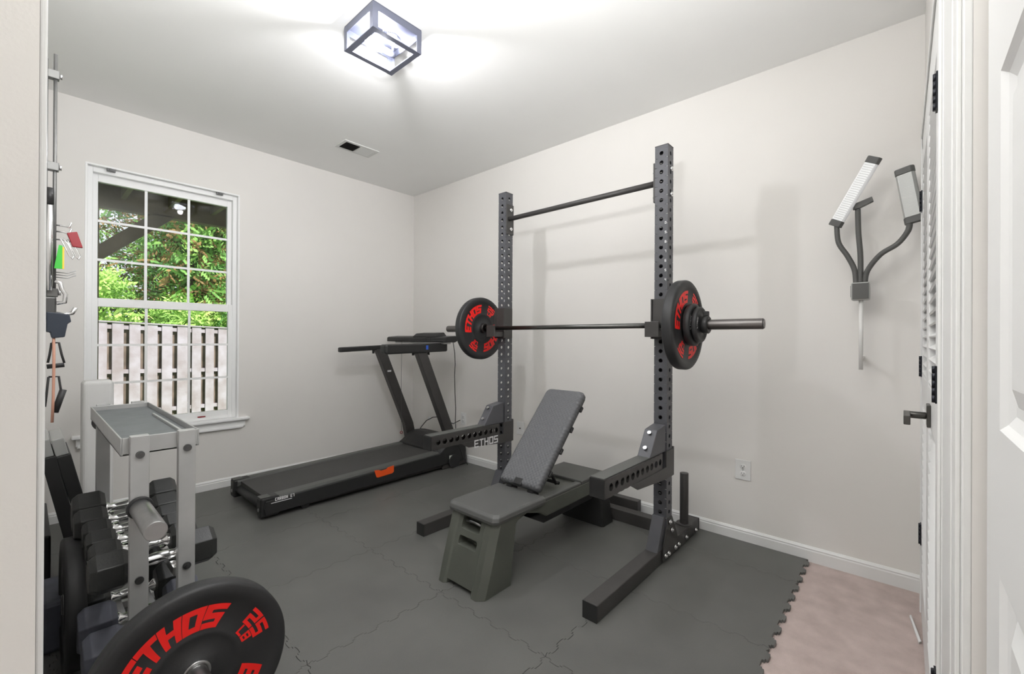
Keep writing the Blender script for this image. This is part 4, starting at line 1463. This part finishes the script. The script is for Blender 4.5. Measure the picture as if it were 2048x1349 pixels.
spots = [  # x, y, z, size key, label
    (0.278, 1.742, 0.508, 'm', 'hex dumbbell nearest the camera on the upper tier of the rack'),
    (0.272, 1.872, 0.508, 's', 'hex dumbbell second from the near end of the upper tier'),
    (0.272, 1.990, 0.508, 's', 'hex dumbbell third from the near end of the upper tier'),
    (0.272, 2.108, 0.508, 's', 'hex dumbbell fourth from the near end of the upper tier'),
    (0.275, 2.235, 0.514, 'm', 'hex dumbbell second from the far end of the upper tier'),
    (0.285, 2.392, 0.520, 'l', 'big hex dumbbell at the far end of the upper tier'),
    (0.278, 1.800, 0.252, 'b', 'big hex dumbbell nearest the camera on the lower tier'),
    (0.278, 1.985, 0.252, 'b', 'big hex dumbbell second from the near end of the lower tier'),
    (0.278, 2.165, 0.252, 'l', 'big hex dumbbell third from the near end of the lower tier'),
    (0.278, 2.345, 0.252, 'l', 'big hex dumbbell at the far end of the lower tier'),
]
dims = {'s': (0.050, 0.075, 0.062, 0.0150), 'm': (0.060, 0.090, 0.064, 0.0155), 'l': (0.078, 0.095, 0.066, 0.0165), 'b': (0.078, 0.095, 0.066, 0.0165, M_BLUE)}  # near lower heads are black; bluish light on them is put into the colour
for (x, y, z, k, lab) in spots:
    if k not in protos:
        o = dumbbell(*dims[k])
        protos[k] = o
    else:
        o = copy_tree(protos[k])
    o.location = (x, y, {0.508: 0.4985, 0.514: 0.4985, 0.520: 0.4995, 0.252: 0.2295}[z])
    o['label'] = 'black ' + lab
    o['group'] = 'hex dumbbells on the rack'

# ================================================================== things by the left wall
p = MB()
p.box(0.216, 0.350, 3.42, 3.54, MT, 0.940)
tag(p.build('foam_block', M_FOAMW, bev=0.022, seg=4), 'tall white upright foam block standing under the left edge of the window', 'foam block')
for k, (dx, lab) in enumerate(((0.0, 'slim black board leaning on the left wall, pale end up, nearer the wall'), (0.056, 'slim black board with pale end leaning beside the foam block, farther from the wall'))):
    t = thing('leaning_board', lab, 'board', (0.19 + dx, 2.86, MT), group='boards leaning by the left wall')
    A = Vector((0.047 + dx * 0.8, 0, 0.672)); B = Vector((0.175 + dx, 0, MT + 0.004))
    d = (A - B).normalized(); nn = Vector((d.z, 0, -d.x))
    def quad(a, b, w, y0, y1):
        return [[(p_ + nn * s_ * w + Vector((0, yy, 0))) for (s_, yy) in ((0, y0), (0, y1), (1, y1), (1, y0))] for p_ in (a, b)]
    mb = MB(); mb.loft(quad(B, A, 0.046, 2.70, 3.02)); mb.build('panel', M_PDARK, t, bev=0.004)
    mb = MB(); mb.loft(quad(A, A + d * 0.075, 0.040, 2.71, 3.01)); mb.build('pale_end', M_LAMPG, t, bev=0.003)
    place(t)
b = MB()
b.box(0.055, 0.085, 2.9, 3.5, MT, 0.28)
tag(b.build('black_case', M_PDARK, bev=0.008), 'narrow black case on the floor against the left wall by the window', 'case')
b = MB()
b.box(0.045, 0.125, 2.35, 2.62, MT, 0.20)
tag(b.build('rubber_block', M_BLUE, bev=0.015), 'blue-grey rubber block on the floor beside the left wall', 'block')
b = MB()
b.box(0.020, 0.085, 1.55, 1.90, MT, 0.10)
tag(b.build('rubber_step', M_BLUE, bev=0.01), 'low blue-grey rubber step on the floor beside the left wall', 'block')

# wall cable tower ----------------------------------------------------
def tower():
    y = 2.0
    t = thing('cable_tower', 'slim chrome wall-mounted cable tower with two vertical rods on the left wall', 'cable machine', (XL, y, 1.25))
    b = MB(); b.box(XL, 0.034, y - 0.02, y + 0.02, 1.24, 2.12); b.build('back_rail', M_TWR, t, bev=0.002)
    b = MB(); b.cyl((0.061, y, 1.25), (0.061, y, 2.085), 0.0045, n=12); b.build('guide_rod', M_TWR, t)
    b = MB(); b.cyl((0.040, y - 0.01, 1.25), (0.040, y - 0.01, 2.06), 0.0055, n=12); b.build('guide_rod', M_STEEL, t)
    for z in (2.018, 1.728, 1.330):
        b = MB(); b.box(0.034, 0.070, y - 0.012, y + 0.012, z - 0.013, z + 0.013); br = b.build('bracket', M_TWR, t, bev=0.002)
        b = MB(); b.cyl((0.070, y, z), (0.076, y, z), 0.008, n=12); b.build('bracket_bolt', M_CHROME, br)
    b = MB(); b.cyl((0.050, y - 0.02, 1.335), (0.050, y - 0.02, 1.645), 0.008, n=16); b.build('carriage_tube', M_CHROME, t)
    b = MB(); b.cyl((0.050, y - 0.02, 1.605), (0.050, y - 0.02, 1.655), 0.0090, n=16); b.build('tube_cap', M_PDARK, t)
    b = MB(); b.box(0.036, 0.066, y - 0.025, y + 0.02, 1.245, 1.315); b.build('pulley_block', M_BOLT, t, bev=0.004)
    for z in (1.545, 1.525, 1.500):
        b = MB(); b.tube([(0.060, y, z), (0.080, y - 0.005, z), (0.094, y - 0.01, z - 0.004), (0.098, y - 0.012, z + 0.012)], 0.0026, n=8); b.build('accessory_hook', M_CHROME, t, smooth=True)
    for z in (1.398, 1.390, 1.382):
        b = MB(); b.tube([(0.058, y, z - 0.002), (0.090, y, z - 0.003), (0.110, y, z + 0.008)], 0.0015, n=6); b.build('wire_hook', M_STEEL, t, smooth=True)
    b = MB(); b.tube([(0.060, y, 1.265), (0.085, y, 1.262), (0.102, y, 1.268), (0.110, y, 1.285)], 0.0065, n=10); b.build('lower_hook', M_CHROME, t, smooth=True)
    place(t)
tower()
y = 1.975
b = MB(); b.prism([(0.087, 1.520), (0.110, 1.528), (0.124, 1.478), (0.100, 1.478)], -0.006, 0.006, M=XZ(y))
rc = tag(b.build('spring_clip', M_DKRED, bev=0.002), 'dark red plastic clip hanging on the cable tower hooks', 'clip')
def carab(x, z, nm, lab):
    b = MB()
    pts = [(x, y, z), (x + 0.007, y, z - 0.018), (x + 0.020, y, z - 0.052), (x + 0.027, y, z - 0.060), (x + 0.030, y, z - 0.050), (x + 0.016, y, z - 0.014), (x + 0.004, y, z + 0.002)]
    b.tube(pts, 0.0022, n=6)
    tag(b.build(nm, M_CHROME, smooth=True), lab, 'clip', 'chrome clips on the cable tower')
carab(0.074, 1.500, 'carabiner', 'left chrome snap clip hanging under the red clip')
carab(0.088, 1.500, 'carabiner', 'right chrome snap clip hanging under the red clip')
b = MB(); b.prism([(0.060, 1.405), (0.078, 1.405), (0.078, 1.478), (0.070, 1.480)], -0.002, 0.002, M=XZ(y))
gc = tag(b.build('hanging_card', M_GREEN), 'green card with yellow edge hanging from the cable tower', 'card')
b = MB(); b.box(0.078, 0.082, y - 0.0022, y + 0.0022, 1.405, 1.474); b.build('card_edge', M_YEL, gc)
b = MB(); b.tube([(0.062, y, 1.365), (0.074, y, 1.360), (0.078, y, 1.340), (0.086, y, 1.325), (0.084, y, 1.300), (0.066, y, 1.296)], 0.006, n=10)
tag(b.build('bar_attachment', M_CHROME, smooth=True), 'curved chrome bar attachment hung on the cable tower', 'attachment')
b = MB(); b.prism([(0.044, 1.205), (0.044, 1.268), (0.094, 1.262), (0.098, 1.238), (0.090, 1.232), (0.084, 1.190), (0.056, 1.186), (0.052, 1.205)], -0.02, 0.02, M=XZ(y))
tag(b.build('utility_holder', M_NAVY, bev=0.003), 'dark navy plastic holder below the cable tower', 'holder')
def strap(x0, x1, z0, z1, lab, tilt):
    t = thing('strap_handle', lab, 'handle', ((x0 + x1) / 2, y, z1), group='black strap handles hanging by the left wall')
    b = MB()
    b.tube([(x0 + 0.006, y, z1), (x1 - 0.006, y, z1), (x1, y, (z0 + z1) / 2), (x1 + tilt, y, z0 + 0.01)], 0.0024, n=6, rz=0.0034)
    b.tube([(x0 + 0.006, y, z1), (x0 + 0.002, y, (z0 + z1) / 2), (x0 - abs(tilt) * 0.3, y, z0 + 0.012)], 0.0024, n=6, rz=0.0034)
    b.build('webbing', M_CORD, t, smooth=True)
    b = MB()
    if tilt > 0:
        b.cyl((x0 - 0.004, y, z0), (x1 + 0.006, y, z0 + 0.004), 0.007, n=12)
    else:
        b.cyl((x1 - 0.014, y, z0 - 0.008), (x1 + 0.004, y, z0 + 0.062), 0.0085, n=12)
    b.build('grip', M_RUB, t, smooth=True)
    place(t)
strap(0.050, 0.078, 1.098, 1.172, 'upper black strap handle hanging below the navy holder', 0.006)
strap(0.044, 0.078, 0.962, 1.066, 'lower black strap handle with foam grip, hanging lowest', -0.004)
b = MB(); b.tube([(0.060, y - 0.012, 1.20), (0.061, y - 0.012, 1.10), (0.060, y - 0.012, 1.0), (0.058, y - 0.012, 0.925)], 0.0035, n=8)
tag(b.build('resistance_tube', M_PEACH, smooth=True), 'peach coloured resistance tube hanging through the strap handles', 'tube')

# ================================================================== lamp on the right wall
def lamp():
    x = 2.72
    t = thing('led_work_lamp', 'twin-head LED lamp with bendable arms by the right wall', 'lamp', (x, 0.155, 1.05))
    b = MB(); b.box(x - 0.030, x + 0.040, 0.118, 0.190, 1.388, 1.475); hb = b.build('control_box', M_LAMPG, t, bev=0.008)
    b = MB(); b.box(x - 0.034, x - 0.030, 0.122, 0.184, 1.394, 1.469); b.build('front_panel', M_LAMPB, hb, bev=0.001)
    b = MB(); b.box(x - 0.015, x + 0.020, 0.190, 0.192, 1.405, 1.460); b.build('side_dial', M_LAMPB, hb)
    b = MB(); b.cyl((x, 0.152, 1.05), (x, 0.152, 1.39), 0.0085, n=16)
    b.box(x, XR, 0.145, 0.159, 1.10, 1.114)
    b.build('pole', M_POLE, t)
    def arm(pts):
        # smooth the control points
        P = [Vector(p) for p in pts]
        out = []
        for i in range(len(P) - 1):
            p0 = P[max(i - 1, 0)]; p1 = P[i]; p2 = P[i + 1]; p3 = P[min(i + 2, len(P) - 1)]
            for k in range(6):
                u = k / 6
                out.append(0.5 * ((2 * p1) + (-p0 + p2) * u + (2 * p0 - 5 * p1 + 4 * p2 - p3) * u * u + (-p0 + 3 * p1 - 3 * p2 + p3) * u ** 3))
        out.append(P[-1])
        b = MB(); b.tube(out, 0.0115, n=12); return b.build('gooseneck_arm', M_LAMPB, t, smooth=True)
    arm([(x, 0.172, 1.47), (x, 0.178, 1.54), (x - 0.005, 0.205, 1.61), (x - 0.01, 0.240, 1.68), (x - 0.01, 0.248, 1.765)])
    arm([(x, 0.155, 1.47), (x, 0.155, 1.60), (x, 0.163, 1.72), (x, 0.166, 1.835)])
    arm([(x, 0.138, 1.47), (x - 0.005, 0.128, 1.53), (x - 0.02, 0.080, 1.60), (x - 0.03, 0.020, 1.64), (x - 0.04, -0.015, 1.69), (x - 0.045, -0.022, 1.725)])
    # phone holder
    b = MB(); b.prism([(0.185, 1.835), (0.180, 1.862), (0.112, 1.885), (0.106, 1.862), (0.160, 1.838)], -0.012, 0.012, M=YZ(x))
    ph = b.build('phone_clip', M_LAMPB, t, bev=0.002)
    # LED heads
    def head(pa, pb, hw, th, nrm, face_m, nm):
        pa, pb = Vector(pa), Vector(pb)
        d = (pb - pa).normalized()
        n_ = Vector(nrm); n_ = (n_ - d * n_.dot(d)).normalized()
        s_ = d.cross(n_)
        def q(c_, w1, t1):
            return [c_ + s_ * w1 + n_ * t1 * 0.4, c_ + s_ * w1 * 0.75 + n_ * t1, c_ - s_ * w1 * 0.75 + n_ * t1, c_ - s_ * w1 + n_ * t1 * 0.4, c_ - s_ * w1 - n_ * t1 * 0.5, c_ + s_ * w1 - n_ * t1 * 0.5]
        b = MB(); b.loft([q(pa + d * 0.03, hw, th), q(pb - d * 0.03, hw, th)]); h_ = b.build('light_head', face_m, t, bev=0.002)
        for (a_, b_) in ((pa, pa + d * 0.03), (pb - d * 0.03, pb)):
            b = MB(); b.loft([q(a_, hw * 1.05, th * 1.05), q(b_, hw * 1.05, th * 1.05)]); b.build('end_cap', M_LAMPB, h_, bev=0.003)
        b = MB()
        L = (pb - pa).length - 0.07
        for k in range(26):
            c_ = pa + d * (0.035 + L * (k + 0.5) / 26)
            b.loft([[c_ + s_ * w1 + n_ * (th + z_) + d * e_ for (w1, e_) in ((hw * 0.7, -0.0008), (hw * 0.7, 0.0008), (-hw * 0.7, 0.0008), (-hw * 0.7, -0.0008))] for z_ in (-0.0004, 0.0009)])
        b.build('diffuser_ribs', M_LAMPG, h_)
    head((x - 0.01, 0.256, 1.765), (x - 0.06, 0.098, 2.055), 0.028, 0.016, (-1, 0.35, -0.3), M_LAMPL, 'l')
    head((x - 0.045, -0.040, 1.725), (x - 0.03, -0.002, 1.985), 0.034, 0.016, (-1, 0.30, 0.05), M_LAMPG, 'r')
    place(t)
lamp()

# white strip lying on the carpet by the closet
b = MB()
b.prism([(2.345, -0.050), (2.36, -0.058), (2.56, -0.030), (2.55, -0.024)], 0.0005, 0.010)
tag(b.build('white_strip', M_TRIM, bev=0.002), 'short white plastic strip lying on the carpet by the closet doors', 'strip')
